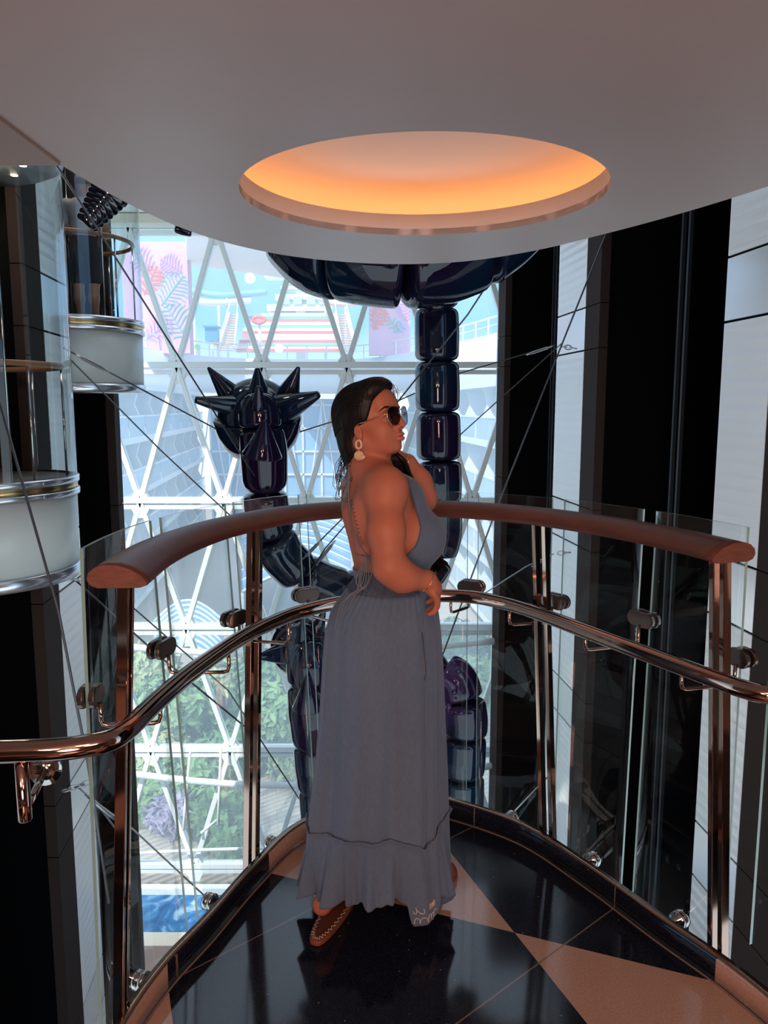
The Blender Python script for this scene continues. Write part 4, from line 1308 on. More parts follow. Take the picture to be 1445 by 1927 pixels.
m_.build('fabric', pbr('canopy_peach', (0.90, 0.78, 0.70), 0.7), t)
m_ = MB(); m_.bar(P(350, 458, 50), P(705, 470, 50), 0.5, 0.5); m_.build('seam_beam', M_bal, t)
for lab, px, py, col, Y in (('round red and white ring float figure beside the left stair', 487, 602, (0.85, 0.15, 0.12), 68), ('bright blue kiosk beside the left stair', 397, 628, (0.05, 0.30, 0.62), 66), ('small lime green ball at the left end of the deck', 371, 653, (0.35, 0.75, 0.15), 63), ('small red and yellow tub beside the left stair', 408, 650, (0.85, 0.42, 0.15), 63.5)):
    t = thing('deck_prop', lab, 'prop', P(px, py, Y))
    m_ = MB(); q = P(px, py, Y); m_.tube([Vector((q.x, Y + .4, 3.0)), Vector((q.x, Y + .4, q.z))], 0.15, 8); m_.build('stand', M_bal, t)
    r = 8 * Y / FPX
    m_ = MB()
    if 'ring' in lab:
        m_.tube([P(px, py, Y) + Vector((r * 1.4 * math.cos(a), 0, r * 0.7 * math.sin(a))) for a in [2 * PI * i / 20 for i in range(20)]], r * 0.4, 8, closed=True)
    elif 'kiosk' in lab:
        c = P(px, py, Y); m_.box((c.x - r * 1.4, Y, c.z - r * 1.6), (c.x + r * 1.4, Y + 1, c.z + r * 1.4)); m_.box((c.x - r * 1.7, Y - .3, c.z + r * 1.4), (c.x + r * 1.7, Y + 1.2, c.z + r * 1.8))
    elif 'ball' in lab:
        m_.ball(P(px, py, Y), r * 0.7, 14, 10)
    else:
        m_.lathe(P(px, py, Y), (0, 0, 1), [(0, 0), (r * .6, 0), (r * .8, r * .9), (r * .7, r * .9), (0, r * .7)], 16)
    m_.build('body', pbr('prop_%d' % px, col, 0.5), t)

# ground: planked promenade, garden beds, blue roof canopies
def garden_ground():
    m, nt, b = new_mat('promenade_ground')
    tc = nt.nodes.new('ShaderNodeTexCoord')
    wv = nt.nodes.new('ShaderNodeTexWave'); wv.inputs['Scale'].default_value = 1.6; wv.inputs['Distortion'].default_value = 0.4
    mp = nt.nodes.new('ShaderNodeMapping'); mp.inputs['Rotation'].default_value = (0, 0, 0.9)
    nt.links.new(tc.outputs['Object'], mp.inputs[0]); nt.links.new(mp.outputs[0], wv.inputs[0])
    r = nt.nodes.new('ShaderNodeValToRGB')
    r.color_ramp.elements[0].color = (0.42, 0.34, 0.28, 1); r.color_ramp.elements[1].color = (0.62, 0.54, 0.46, 1)
    nt.links.new(wv.outputs[0], r.inputs[0]); nt.links.new(r.outputs[0], b.inputs['Base Color'])
    b.inputs['Roughness'].default_value = 0.7
    return m
m_ = MB(); m_.sbox(-16, 16, 16.9, 100, -9.9, -9.62); struct('ground', m_, garden_ground())
M_soil = pbr('bed_soil', (0.10, 0.14, 0.06), 0.9, noise=(1.5, 0.4))
leafs = [pbr('leaf_deep', (0.10, 0.22, 0.08), 0.6, noise=(6, 0.4)), pbr('leaf_mid', (0.22, 0.36, 0.14), 0.6, noise=(6, 0.4)), pbr('leaf_pale', (0.42, 0.48, 0.22), 0.6, noise=(6, 0.4)), pbr('leaf_violet', (0.34, 0.28, 0.42), 0.6, noise=(6, 0.4))]
def bush(name, label, c, r, mat, n, cat, stem=0.0, group=None):
    t = thing(name, label, cat, (c.x, c.y, -9.62), group)
    if stem:
        m_ = MB(); m_.tube([(c.x, c.y, -9.62), (c.x + .05, c.y, c.z - r.z * .5)], [0.12, 0.07], 8); m_.build('trunk', pbr('bark', (0.16, 0.11, 0.08), 0.8), t)
    m_ = MB()
    for k in range(n):
        v = Vector(rng.normal(size=3)); v.normalize()
        p = Vector((c.x + v.x * r.x * rng.uniform(.55, 1), c.y + v.y * r.y * rng.uniform(.55, 1), c.z + v.z * r.z * rng.uniform(.55, 1)))
        if p.z < -9.6: p.z = -9.58
        u = Vector(rng.normal(size=3)).normalized(); w = u.cross(v).normalized() if u.cross(v).length > .01 else Vector((1, 0, 0))
        s = rng.uniform(0.14, 0.30)
        m_.add([p - u * s, p + w * s * .45 + v * s * .15, p + u * s, p - w * s * .45 + v * s * .15], [(0, 1, 2, 3)], 0)
    m_.build('foliage', mat, t)
    return t
beds = [((262, 1345), (470, 1560), 0), ]
m_ = MB()
bl = [G(200, 1560, -9.6), G(330, 1560, -9.6), G(430, 1620, -9.6), G(440, 1560, -9.6), G(400, 1480, -9.6), G(440, 1400, -9.6), G(500, 1340, -9.6), G(380, 1300, -9.6), G(200, 1320, -9.6)]
t = thing('garden_bed', 'large planted bed beyond the window at lower left', 'garden bed', bl[0])
m_ = MB(); m_.prism([(p.x, p.y) for p in bl], -9.62, -9.45); m_.build('soil', M_soil, t)
br = [G(545, 1430, -9.6), G(640, 1500, -9.6), G(760, 1500, -9.6), G(900, 1350, -9.6), G(640, 1300, -9.6), G(520, 1330, -9.6)]
t = thing('garden_bed', 'planted bed beyond the window behind the lower serpent', 'garden bed', br[0])
m_ = MB(); m_.prism([(p.x, p.y) for p in br], -9.62, -9.45); m_.build('soil', M_soil, t)
for k, (px, py, rx, rz, mi, st) in enumerate(((330, 1330, 1.5, 1.2, 1, 1), (410, 1290, 1.3, 1.1, 2, 1), (440, 1410, 1.2, .9, 0, 0), (300, 1430, 1.1, .8, 2, 0), (360, 1470, 1.1, .8, 1, 0), (400, 1520, .9, .6, 1, 0),
                                   (330, 1530, .8, .5, 3, 0), (430, 1580, .6, .35, 1, 0), (500, 1295, 1.5, 1.4, 0, 1), (540, 1340, 1.3, 1.1, 1, 1), (560, 1440, .9, .6, 2, 0), (855, 1225, 1.6, 1.3, 0, 1), (880, 1290, 1.2, 1.0, 1, 1), (270, 1270, 1.4, 1.1, 2, 1),
                                   (290, 1500, .8, .5, 1, 0), (640, 1290, 1.5, 1.2, 1, 1))):
    zc = -9.6 + (1.6 if st else rz * .8)
    c = G(px, py, zc)
    place = ['behind the left end panel', 'behind the second glass panel', 'low down left of the middle left posts', 'low at the left edge of the window', 'in the middle of the left bed', 'near the path in the left bed',
             'with violet flowers at the front of the left bed', 'smallest, at the front corner of the left bed', 'just right of the middle left posts', 'beside the lower serpent', 'in front of the right bed', 'right of the skirt below the handrail',
             'right of the skirt beside the lower arch', 'pale one beside the left posts', 'at the far left front of the bed', 'mostly hidden behind the skirt'][k]
    bush('garden_tree' if st else 'garden_shrub', ('leafy green tree ' if st else 'low leafy shrub ') + place, c, Vector((rx, rx, rz)), leafs[mi], int(900 * rx), 'tree' if st else 'shrub', st, 'garden planting outside')
# blue glazed canopies over the promenade
for lab, px0, px1, py0, py1, zz in (('blue ribbed glass canopy outside, right of the upper serpent', 455, 660, 985, 1105, -6.2), ('blue ribbed glass canopy outside, left of the upper serpent', 290, 420, 1160, 1250, -7.6)):
    t = thing('glass_canopy', lab, 'canopy', G((px0 + px1) / 2, py1, zz))
    c0, c1 = G(px0, py1, zz), G(px1, py1, zz)
    c2, c3 = G(px0, py0, zz + .4), G(px1, py0, zz + .4)
    rows = 9
    grid = [[None] * 13 for _ in range(rows)]
    for i in range(rows):
        f = i / (rows - 1)
        for j in range(13):
            g_ = j / 12
            a = c0.lerp(c2, f); b = c1.lerp(c3, f)
            p = a.lerp(b, g_); p.z += 0.9 * math.sin(PI * g_) - 0.25
            grid[i][j] = p
    vs = [p for r_ in grid for p in r_] + [p - Vector((0, 0, .08)) for r_ in grid for p in r_]
    N0 = rows * 13
    fs = []
    for i in range(rows - 1):
        for j in range(12):
            q = (i * 13 + j, i * 13 + j + 1, (i + 1) * 13 + j + 1, (i + 1) * 13 + j)
            fs += [q, tuple(N0 + k for k in q[::-1])]
    m_ = MB(); m_.add(vs, fs, 0, True); m_.build('glazing', pbr('canopy_blue', (0.16, 0.38, 0.66), 0.2), t)
    for i in range(rows):
        m_ = MB(); m_.tube([p + Vector((0, 0, .05)) for p in grid[i]], 0.06, 6); m_.build('rib', M_bal, t)
    for j in (0, 12):
        m_ = MB(); p = grid[0][j]; m_.tube([Vector((p.x, p.y, -9.62)), p], 0.08, 8); m_.build('post', M_bal, t)
# ------------------------------------------------------------------ bodies: smooth-blended volumes turned into one continuous surface
class Vol:
    def __init__(self): self.items = []
    def ell(self, c, r, k=0.02, R=None, op=1): self.items.append(('e', Vector(c), Vector(r), k, R, op)); return self
    def cap(self, a, b, ra, rb, k=0.02, op=1): self.items.append(('c', Vector(a), Vector(b), ra, rb, k, op)); return self
    def chain(self, pts, rad, k=0.01):
        for i in range(len(pts) - 1): self.cap(pts[i], pts[i + 1], rad[i], rad[i + 1], k)
        return self
    def eval(self, xs, ys, zs):
        D = np.full((len(xs), len(ys), len(zs)), 0.08, np.float32)
        for it in self.items:
            if it[0] == 'e':
                _, c, r, k, R, op = it
                ext = max(r) + k + 0.03
                lo, hi = [c[i] - ext for i in range(3)], [c[i] + ext for i in range(3)]
            else:
                _, a, b, ra, rb, k, op = it
                ext = max(ra, rb) + k + 0.03
                lo, hi = [min(a[i], b[i]) - ext for i in range(3)], [max(a[i], b[i]) + ext for i in range(3)]
            sl = []
            for ax, l, h in zip((xs, ys, zs), lo, hi):
                i0, i1 = np.searchsorted(ax, l), np.searchsorted(ax, h)
                sl.append(slice(i0, i1))
            if any(s.stop <= s.start for s in sl): continue
            X = xs[sl[0]][:, None, None]; Y = ys[sl[1]][None, :, None]; Z = zs[sl[2]][None, None, :]
            if it[0] == 'e':
                x, y, z = X - c.x, Y - c.y, Z - c.z
                if R is not None:
                    M = R.transposed()
                    x, y, z = (M[0][0] * x + M[0][1] * y + M[0][2] * z, M[1][0] * x + M[1][1] * y + M[1][2] * z, M[2][0] * x + M[2][1] * y + M[2][2] * z)
                k0 = np.sqrt((x / r.x) ** 2 + (y / r.y) ** 2 + (z / r.z) ** 2)
                k1 = np.sqrt((x / r.x ** 2) ** 2 + (y / r.y ** 2) ** 2 + (z / r.z ** 2) ** 2)
                d = k0 * (k0 - 1) / np.maximum(k1, 1e-6)
            else:
                ab = b - a; L2 = max(ab.length_squared, 1e-9)
                t = np.clip(((X - a.x) * ab.x + (Y - a.y) * ab.y + (Z - a.z) * ab.z) / L2, 0, 1)
                d = np.sqrt((X - a.x - t * ab.x) ** 2 + (Y - a.y - t * ab.y) ** 2 + (Z - a.z - t * ab.z) ** 2) - (ra + (rb - ra) * t)
            cur = D[tuple(sl)]
            if op > 0:
                h = np.clip(0.5 + 0.5 * (cur - d) / k, 0, 1)
                D[tuple(sl)] = cur * (1 - h) + d * h - k * h * (1 - h)
            else:
                h = np.clip(0.5 - 0.5 * (cur + d) / k, 0, 1)
                D[tuple(sl)] = cur * (1 - h) - d * h + k * h * (1 - h)
        return D
def nets(D, xs, ys, zs):
    """naive surface nets on a rectilinear grid"""
    S_ = D < 0
    c = [S_[i:S_.shape[0] - 1 + i, j:S_.shape[1] - 1 + j, k:S_.shape[2] - 1 + k] for i in (0, 1) for j in (0, 1) for k in (0, 1)]
    cnt = sum(q.astype(np.int8) for q in c)
    act = np.argwhere((cnt > 0) & (cnt < 8))
    idx = -np.ones(cnt.shape, np.int64)
    idx[act[:, 0], act[:, 1], act[:, 2]] = np.arange(len(act))
    acc = np.zeros((len(act), 3)); n = np.zeros(len(act))
    ax3 = (xs, ys, zs)
    corners = [(i, j, k) for i in (0, 1) for j in (0, 1) for k in (0, 1)]
    for a in range(8):
        for b in range(a + 1, 8):
            ca, cb_ = corners[a], corners[b]
            if sum(abs(u - v) for u, v in zip(ca, cb_)) != 1: continue
            ia, ib = act + np.array(ca), act + np.array(cb_)
            da, db = D[ia[:, 0], ia[:, 1], ia[:, 2]], D[ib[:, 0], ib[:, 1], ib[:, 2]]
            m = (da < 0) != (db < 0)
            t = np.where(m, da / np.where(np.abs(da - db) < 1e-9, 1, da - db), 0)
            pa = np.stack([ax3[q][ia[:, q]] for q in range(3)], 1); pb = np.stack([ax3[q][ib[:, q]] for q in range(3)], 1)
            acc += np.where(m[:, None], pa + (pb - pa) * t[:, None], 0); n += m
    V = acc / n[:, None]
    F = []
    for ax in range(3):
        o1, o2 = [(1, 2), (2, 0), (0, 1)][ax]
        s0 = [slice(None)] * 3; s1 = [slice(None)] * 3
        s0[ax] = slice(0, -1); s1[ax] = slice(1, None)
        A, B = S_[tuple(s0)], S_[tuple(s1)]
        e = np.argwhere(A != B)
        ok = (e[:, o1] > 0) & (e[:, o2] > 0) & (e[:, o1] < S_.shape[o1] - 1) & (e[:, o2] < S_.shape[o2] - 1)
        e = e[ok]
        q = []
        for d1, d2 in ((0, 0), (-1, 0), (-1, -1), (0, -1)):
            f = e.copy(); f[:, o1] += d1; f[:, o2] += d2
            q.append(idx[f[:, 0], f[:, 1], f[:, 2]])
        q = np.stack(q, 1)
        flip = ~A[e[:, 0], e[:, 1], e[:, 2]]
        q[flip] = q[flip][:, ::-1]
        F.append(q)
    return V, np.concatenate(F)
def vol_mesh(name, V, F, mat, parent, smooth_iter=2, group=None):
    off = Vector((0, 0, 0)); r = parent
    while r is not None: off += r.location; r = r.parent
    # light Laplacian smoothing
    if smooth_iter:
        e = np.concatenate([F[:, [0, 1]], F[:, [1, 2]], F[:, [2, 3]], F[:, [3, 0]]])
        for _ in range(smooth_iter):
            s = np.zeros_like(V); n = np.zeros(len(V))
            np.add.at(s, e[:, 0], V[e[:, 1]]); np.add.at(n, e[:, 0], 1)
            np.add.at(s, e[:, 1], V[e[:, 0]]); np.add.at(n, e[:, 1], 1)
            V = V * 0.5 + 0.5 * s / np.maximum(n, 1)[:, None]
    me = bpy.data.meshes.new(name)
    me.from_pydata((V - np.array(off)).tolist(), [], F.tolist())
    me.materials.append(mat)
    me.polygons.foreach_set('use_smooth', [True] * len(me.polygons))
    me.update()
    o = bpy.data.objects.new(name, me); COL.objects.link(o)
    o.parent = parent
    return o

M_skin = pbr('tanned_skin', (0.38, 0.128, 0.076), 0.52, spec=0.28, noise=(18, 0.05))
M_skin.node_tree.nodes['Principled BSDF'].inputs['Subsurface Weight'].default_value = 0.0
M_hair = pbr('black_hair', (0.006, 0.005, 0.005), 0.42, spec=0.16, bump=(55, 0.35, (1, 1, 0.18)))
def denim():
    m, nt, b = new_mat('soft_grey_blue_denim')
    tc = nt.nodes.new('ShaderNodeTexCoord')
    mp = nt.nodes.new('ShaderNodeMapping'); mp.inputs['Scale'].default_value = (1, 1, 0.25)
    nt.links.new(tc.outputs['Object'], mp.inputs[0])
    n = nt.nodes.new('ShaderNodeTexNoise'); n.inputs['Scale'].default_value = 260; n.inputs['Detail'].default_value = 2
    nt.links.new(mp.outputs[0], n.inputs['Vector'])
    n2 = nt.nodes.new('ShaderNodeTexNoise'); n2.inputs['Scale'].default_value = 9; n2.inputs['Detail'].default_value = 4
    nt.links.new(mp.outputs[0], n2.inputs['Vector'])
    ad = nt.nodes.new('ShaderNodeMath'); ad.operation = 'ADD'
    nt.links.new(n.outputs[0], ad.inputs[0]); nt.links.new(n2.outputs[0], ad.inputs[1])
    r = nt.nodes.new('ShaderNodeValToRGB')
    r.color_ramp.elements[0].position = 0.30; r.color_ramp.elements[0].color = (0.074, 0.112, 0.176, 1)
    r.color_ramp.elements[1].position = 0.70; r.color_ramp.elements[1].color = (0.106, 0.150, 0.224, 1)
    hf = nt.nodes.new('ShaderNodeMath'); hf.operation = 'MULTIPLY'; hf.inputs[1].default_value = 0.5
    nt.links.new(ad.outputs[0], hf.inputs[0]); nt.links.new(hf.outputs[0], r.inputs[0])
    nt.links.new(r.outputs[0], b.inputs['Base Color'])
    bp = nt.nodes.new('ShaderNodeBump'); bp.inputs['Strength'].default_value = 0.15; bp.inputs['Distance'].default_value = 0.002
    nt.links.new(n.outputs[0], bp.inputs['Height']); nt.links.new(bp.outputs[0], b.inputs['Normal'])
    b.inputs['Roughness'].default_value = 0.85
    b.inputs['Specular IOR Level'].default_value = 0.2
    b.inputs['Sheen Weight'].default_value = 0.15
    return m
M_dress = denim()
M_cord = pbr('denim_cord', (0.13, 0.15, 0.19), 0.8)
M_gold = pbr('gold_wire', (0.75, 0.50, 0.26), 0.2, metal=1.0)
M_straw = pbr('cream_straw', (0.72, 0.50, 0.34), 0.6, bump=(300, 0.6))
M_leather = pbr('tan_leather', (0.17, 0.055, 0.028), 0.45, noise=(30, 0.15))
M_insole = pbr('dark_insole', (0.10, 0.028, 0.014), 0.5, noise=(30, 0.15))
M_thread = pbr('cream_thread', (0.66, 0.50, 0.42), 0.8)
M_lips = pbr('lips', (0.42, 0.14, 0.11), 0.38)

YW_ = 2.2
O = P(705, 1000, YW_)
PH = math.radians(22)
FV = Vector((math.cos(PH), math.sin(PH), 0)); LV = Vector((-math.sin(PH), math.cos(PH), 0))
RB = Matrix((FV, LV, Vector((0, 0, 1)))).transposed()
def B(f, l, z): return Vector((O.x, O.y, 0)) + FV * f + LV * l + Vector((0, 0, z))
woman = thing('person', 'woman in long grey-blue halter dress and sunglasses, standing on the balcony', 'person', (O.x, O.y, 0))

# head frame
TH, PT = math.radians(-26), math.radians(11)
HF = Vector((math.cos(TH) * math.cos(PT), math.sin(TH) * math.cos(PT), math.sin(PT)))
HL = Vector((-math.sin(TH), math.cos(TH), 0))
HU = HF.cross(HL)
RH = Matrix((HF, HL, HU)).transposed()
HO = P(691, 803, 2.2)
def Hd(f, l, u): return HO + HF * f + HL * l + HU * u
v = Vol()
def he(f, l, u, r, k=0.02, op=1): v.ell(Hd(f, l, u), r, k, RH, op)
# legs and hips
v.ell(B(0.02, 0, .90), (.11, .135, .13), .05, RB)
heelR = P(606, 1706, 2.09); toeR = P(655, 1712, 2.21)
v.chain([B(0.02, -.06, .86), P(665, 1400, 2.19), Vector((heelR.x + .012, heelR.y + .05, .20))], [.075, .050, .034], .03)
v.chain([B(0.03, .06, .86), P(735, 1400, 2.26), Vector((.15, 2.36, .10))], [.075, .050, .034], .03)
v.cap(Vector((heelR.x, heelR.y, heelR.z + .006)), Vector((heelR.x + .03, heelR.y + .10, .07)), .030, .030, .02)
v.cap(Vector((heelR.x + .03, heelR.y + .10, .07)), Vector((heelR.x + .062, heelR.y + .19, .040)), .030, .024, .02)
v.cap(Vector((.14, 2.36, .055)), Vector((.19, 2.33, .042)), .026, .022, .02)
# torso
v.ell(B(.050, 0, 1.05), (.092, .122, .12), .05, RB)
v.ell(B(.075, 0, .99), (.10, .125, .10), .05, RB)
v.ell(B(.020, -.005, 1.205), (.096, .126, .165), .05, RB)
v.ell(B(-.010, -.005, 1.305), (.068, .132, .075), .05, RB)
for s in (-1, 1):
    v.ell(B(.100, .072 * s, 1.180), (.080, .074, .080), .025, RB)
v.ell(B(-.055, -.085, 1.255), (.045, .045, .075), .03, RB)
v.ell(B(-.035, .058, 1.255), (.040, .042, .075), .03, RB)
v.cap(B(-.108, .012, 1.34), B(-.070, .004, 1.06), .008, .012, .035, -1)
# neck and shoulders
nb, nt_ = P(699, 893, 2.205), P(699, 838, 2.205)
v.cap(nb, nt_, .056, .048, .03)
v.cap(B(-.03, 0, 1.385), P(728, 918, 2.07), .040, .046, .04)
v.cap(B(-.02, 0, 1.38), P(732, 905, 2.34), .040, .044, .04)
# near arm
SR, ER, WR = P(726, 928, 2.055), P(733, 1067, 1.985), P(803, 1093, 2.03)
midU = P(727, 1000, 2.01)
v.chain([SR, midU, ER], [.0445, .0430, .040], .04)
v.ell(P(726, 922, 2.07), (.041, .044, .052), .05)
v.chain([ER, P(757, 1085, 1.995), WR], [.040, .0375, .0258], .03)
# near hand, relaxed at the hip
PALM = P(815, 1105, 2.045)
v.cap(WR, PALM, .0255, .024, .015)
ha = (P(822, 1124, 2.06) - WR).normalized()
acr = Vector((-0.25, -0.95, 0.1)).normalized()
acr = (acr - ha * acr.dot(ha)).normalized()
v.ell(P(816, 1108, 2.045), (.030, .036, .0165), .012, Matrix((ha, acr, ha.cross(acr))).transposed())
kn0 = P(823, 1118, 2.05)
for i, (o_, L) in enumerate(((-.030, .062), (-.010, .070), (.010, .066), (.029, .054))):
    a = kn0 + acr * o_ - ha * .004 * abs(i - 1)
    d1 = (ha + Vector((-0.35, .05, -.55))).normalized(); d2 = Vector((-0.50, .08, -.86)).normalized(); d3 = Vector((-0.85, .1, -.5)).normalized()
    b_, c_, e_ = a + d1 * L * .42, a + d1 * L * .42 + d2 * L * .34, a + d1 * L * .42 + d2 * L * .34 + d3 * L * .25
    v.chain([a - ha * .02, a, b_, c_, e_], [.0085, .0092, .0082, .0074, .0064], .004)
ta = WR.lerp(PALM, .65) + acr * -.022
v.chain([ta, ta + ha * .026 + acr * -.016, ta + ha * .050 + acr * -.012 + Vector((-.008, 0, -.01)), ta + ha * .066 + acr * -.006 + Vector((-.016, 0, -.016))], [.0125, .0105, .0092, .0078], .006)
# far arm raised, hand behind the jaw
SL, EL, WL = P(735, 912, 2.36), P(795, 938, 2.39), P(768, 872, 2.37)
v.chain([SL, EL], [.050, .040], .03)
v.chain([EL, P(786, 907, 2.38), WL], [.040, .039, .026], .03)
HP = P(742, 857, 2.37)
v.cap(WL, HP, .024, .022, .012)
hb = (HP - WL).normalized(); ac2 = Vector((0.35, -.85, .3)); ac2 = (ac2 - hb * ac2.dot(hb)).normalized()
v.ell(HP, (.030, .036, .015), .012, Matrix((hb, ac2, hb.cross(ac2))).transposed())
for o_, L in ((-.029, .055), (-.010, .066), (.010, .068), (.028, .060)):
    a = HP + hb * .026 + ac2 * o_
    d1 = (hb + Vector((-.35, -.10, .15))).normalized(); d2 = Vector((-.85, .15, .2)).normalized()
    v.chain([a - hb * .02, a, a + d1 * L * .45, a + d1 * L * .45 + d2 * L * .5], [.0085, .009, .008, .0065], .004)
ta = WL.lerp(HP, .7) + ac2 * .022
v.chain([ta, ta + hb * .022 + ac2 * .016, ta + hb * .040 + ac2 * .014], [.012, .010, .0085], .006)
# skull and face
he(-.012, 0, .045, (.090, .072, .080), .02)
he(.030, 0, -.008, (.059, .058, .078), .03)
he(.028, 0, -.044, (.055, .048, .035), .02)
he(.077, 0, -.070, (.017, .021, .016), .018)
v.cap(Hd(-.005, -.050, -.042), Hd(.062, -.022, -.068), .018, .016, .02)
v.cap(Hd(-.005, .050, -.042), Hd(.062, .022, -.068), .018, .016, .02)
v.cap(nt_, Hd(-.016, 0, -.03), .047, .052, .02)
for s in (-1, 1):
    he(.058, .035 * s, -.016, (.029, .025, .024), .02)
    he(.056, .031 * s, -.042, (.026, .022, .024), .02)
he(.076, 0, .036, (.020, .050, .016), .02)
he(.066, 0, .062, (.028, .050, .034), .025)
for s in (-1, 1):
    he(.102, .033 * s, .010, (.017, .017, .012), .012, -1)
    he(.083, .032 * s, .009, (.012, .015, .010), .006)
v.chain([Hd(.087, 0, .026), Hd(.099, 0, .007), Hd(.111, 0, -.013)], [.0085, .0082, .0092], .010)
for s in (-1, 1):
    he(.097, .0125 * s, -.018, (.012, .008, .008), .007)
    he(.104, .0075 * s, -.0245, (.006, .004, .004), .003, -1)
he(.087, 0, -.038, (.014, .026, .015), .012)
he(.0965, 0, -.0385, (.0105, .022, .0066), .004)
he(.0950, 0, -.0502, (.0115, .019, .0082), .004)
he(.108, 0, -.0442, (.012, .030, .0012), .003, -1)
for s in (-1, 1):
    RE = RH @ Matrix.Rotation(0.25 * s, 3, 'Z')
    v.ell(Hd(.006, .072 * s, -.014), (.014, .008, .020), .006, RE)
    v.ell(Hd(.009, .0805 * s, -.011), (.007, .005, .010), .004, RE, -1)
    v.ell(Hd(.009, .072 * s, -.030), (.009, .006, .010), .006, RE)
xs = np.arange(-.36, .31, .0034); ys = np.arange(1.86, 2.56, .0034)
zs = np.concatenate([np.arange(-.01, .86, .010), np.arange(.86, 1.33, .0048), np.arange(1.33, 1.66, .0024)])
D = v.eval(xs, ys, zs)
V_, F_ = nets(D, xs, ys, zs)
body_o = vol_mesh('body', V_, F_, M_skin, woman, 2)
# eyes, brows, lips
for s in (-1, 1):
    m_ = MB(); m_.ball(Hd(.0855, .032 * s, .009), .0112, 14, 10); m_.build('eye', pbr('eye_white', (0.55, 0.50, 0.47), 0.25), woman)
    m_ = MB(); m_.ball(Hd(.0945, .033 * s, .009), (.003, .0055, .0055), 12, 8, R=RH); m_.build('iris', pbr('iris_brown', (0.03, 0.015, 0.01), 0.2), woman)
    m_ = MB(); m_.tube(spline([Hd(.0965, .012 * s, .031), Hd(.0955, .026 * s, .037), Hd(.0865, .046 * s, .039), Hd(.073, .059 * s, .030)], 5), [.0018, .0022, .0026, .003, .0032, .0032, .0032, .003, .0028, .0026, .0024, .002, .0018, .0014, .001, .0008][:16], 8); m_.build('eyebrow', M_hair, woman)
lv_ = Vol()
lv_.ell(Hd(.0968, 0, -.0387), (.0108, .0225, .0063), .003, RH); lv_.ell(Hd(.0953, 0, -.0503), (.0118, .0195, .0079), .003, RH)
lv_.ell(Hd(.110, 0, -.0442), (.012, .03, .0011), .002, RH, -1)
lx = np.arange(HO.x - .02, HO.x + .16, .0016); ly = np.arange(HO.y - .12, HO.y + .06, .0016); lz = np.arange(HO.z - .09, HO.z + .05, .0016)
vol_mesh('lips', *nets(lv_.eval(lx, ly, lz), lx, ly, lz), M_lips, woman, 1)

# hair: wet, combed back, gathered to the far side
h = Vol()
def hh(f, l, u, r, k=0.02, op=1, R=None): h.ell(Hd(f, l, u), r, k, R or RH, op)
hh(-.006, 0, .043, (.092, .079, .085), .02)
hh(-.044, 0, -.030, (.050, .066, .085), .03)
hh(-.046, .0, -.100, (.034, .046, .050), .03)
hh(.050, -.005, .100, (.047, .055, .030), .02)
hh(.030, -.030, .086, (.050, .040, .028), .02)
hh(.140, 0, -.008, (.130, .100, .112), .010, -1)
hh(.016, -.078, -.022, (.014, .016, .020), .006, -1)
hh(.030, -.075, -.050, (.045, .03, .055), .012, -1)
hh(.030, .075, -.050, (.045, .03, .055), .012, -1)
hh(.02, 0, -.115, (.055, .08, .06), .012, -1)
hx = np.arange(HO.x - .17, HO.x + .15, .0032); hy = np.arange(HO.y - .16, HO.y + .15, .0032); hz = np.arange(HO.z - .17, HO.z + .16, .0032)
hair_o = vol_mesh('hair', *nets(h.eval(hx, hy, hz), hx, hy, hz), M_hair, woman, 3)
# combed strands lying on the hair, and loose wisps
from mathutils.bvhtree import BVHTree
tree = BVHTree.FromPolygons([Vector(q.co) + woman.location for q in hair_o.data.vertices], [tuple(p.vertices) for p in hair_o.data.polygons])
st = MB()
for k in range(90):
    lat0 = rng.uniform(-1.25, 1.0)
    pts = []
    for q in range(15):
        el = .95 + (3.5 - .95) * q / 14
        la = lat0 * (.75 + .25 * math.sin(min(el, PI)))
        d = (HF * math.cos(el) * math.cos(la) + HU * math.sin(el) * math.cos(la) + HL * math.sin(la)).normalized()
        c0 = Hd(0, 0, .02)
        hit = tree.ray_cast(c0 + d * .25, -d)
        if hit[0] is not None: pts.append(hit[0] + d * .0006)
    if len(pts) > 8: st.tube(spline(pts, 2), rng.uniform(.0008, .0015), 5)
st.build('hair_strands', M_hair, hair_o)
ws = MB()
for k in range(34):
    a = P(rng.uniform(640, 662), rng.uniform(850, 885), 2.2 + rng.uniform(-.05, .06))
    d = Vector((rng.uniform(-.028, .006), rng.uniform(-.02, .02), -rng.uniform(.03, .10)))
    c = Vector((rng.uniform(-.02, .01), 0, .01))
    ws.tube(spline([a + Vector((.012, 0, .04)), a, a + d * .5 + c, a + d, a + d + Vector((rng.uniform(-.015, .02), 0, rng.uniform(-.012, .012)))], 4), .0007, 4)
ws.build('nape_wisps', M_hair, hair_o)
ws = MB()
for k in range(12):
    a = Hd(.082 + rng.uniform(-.01, .008), rng.uniform(-.01, .03), .092 + rng.uniform(-.004, .012))
    d = Vector((rng.uniform(.006, .026), 0, -rng.uniform(.02, .05)))
    ws.tube(spline([a, a + Vector((.012, 0, .006)), a + d * .6 + Vector((.01, 0, 0)), a + d], 4), .0005, 4)
ws.build('forehead_wisps', M_hair, hair_o)
lk = MB()
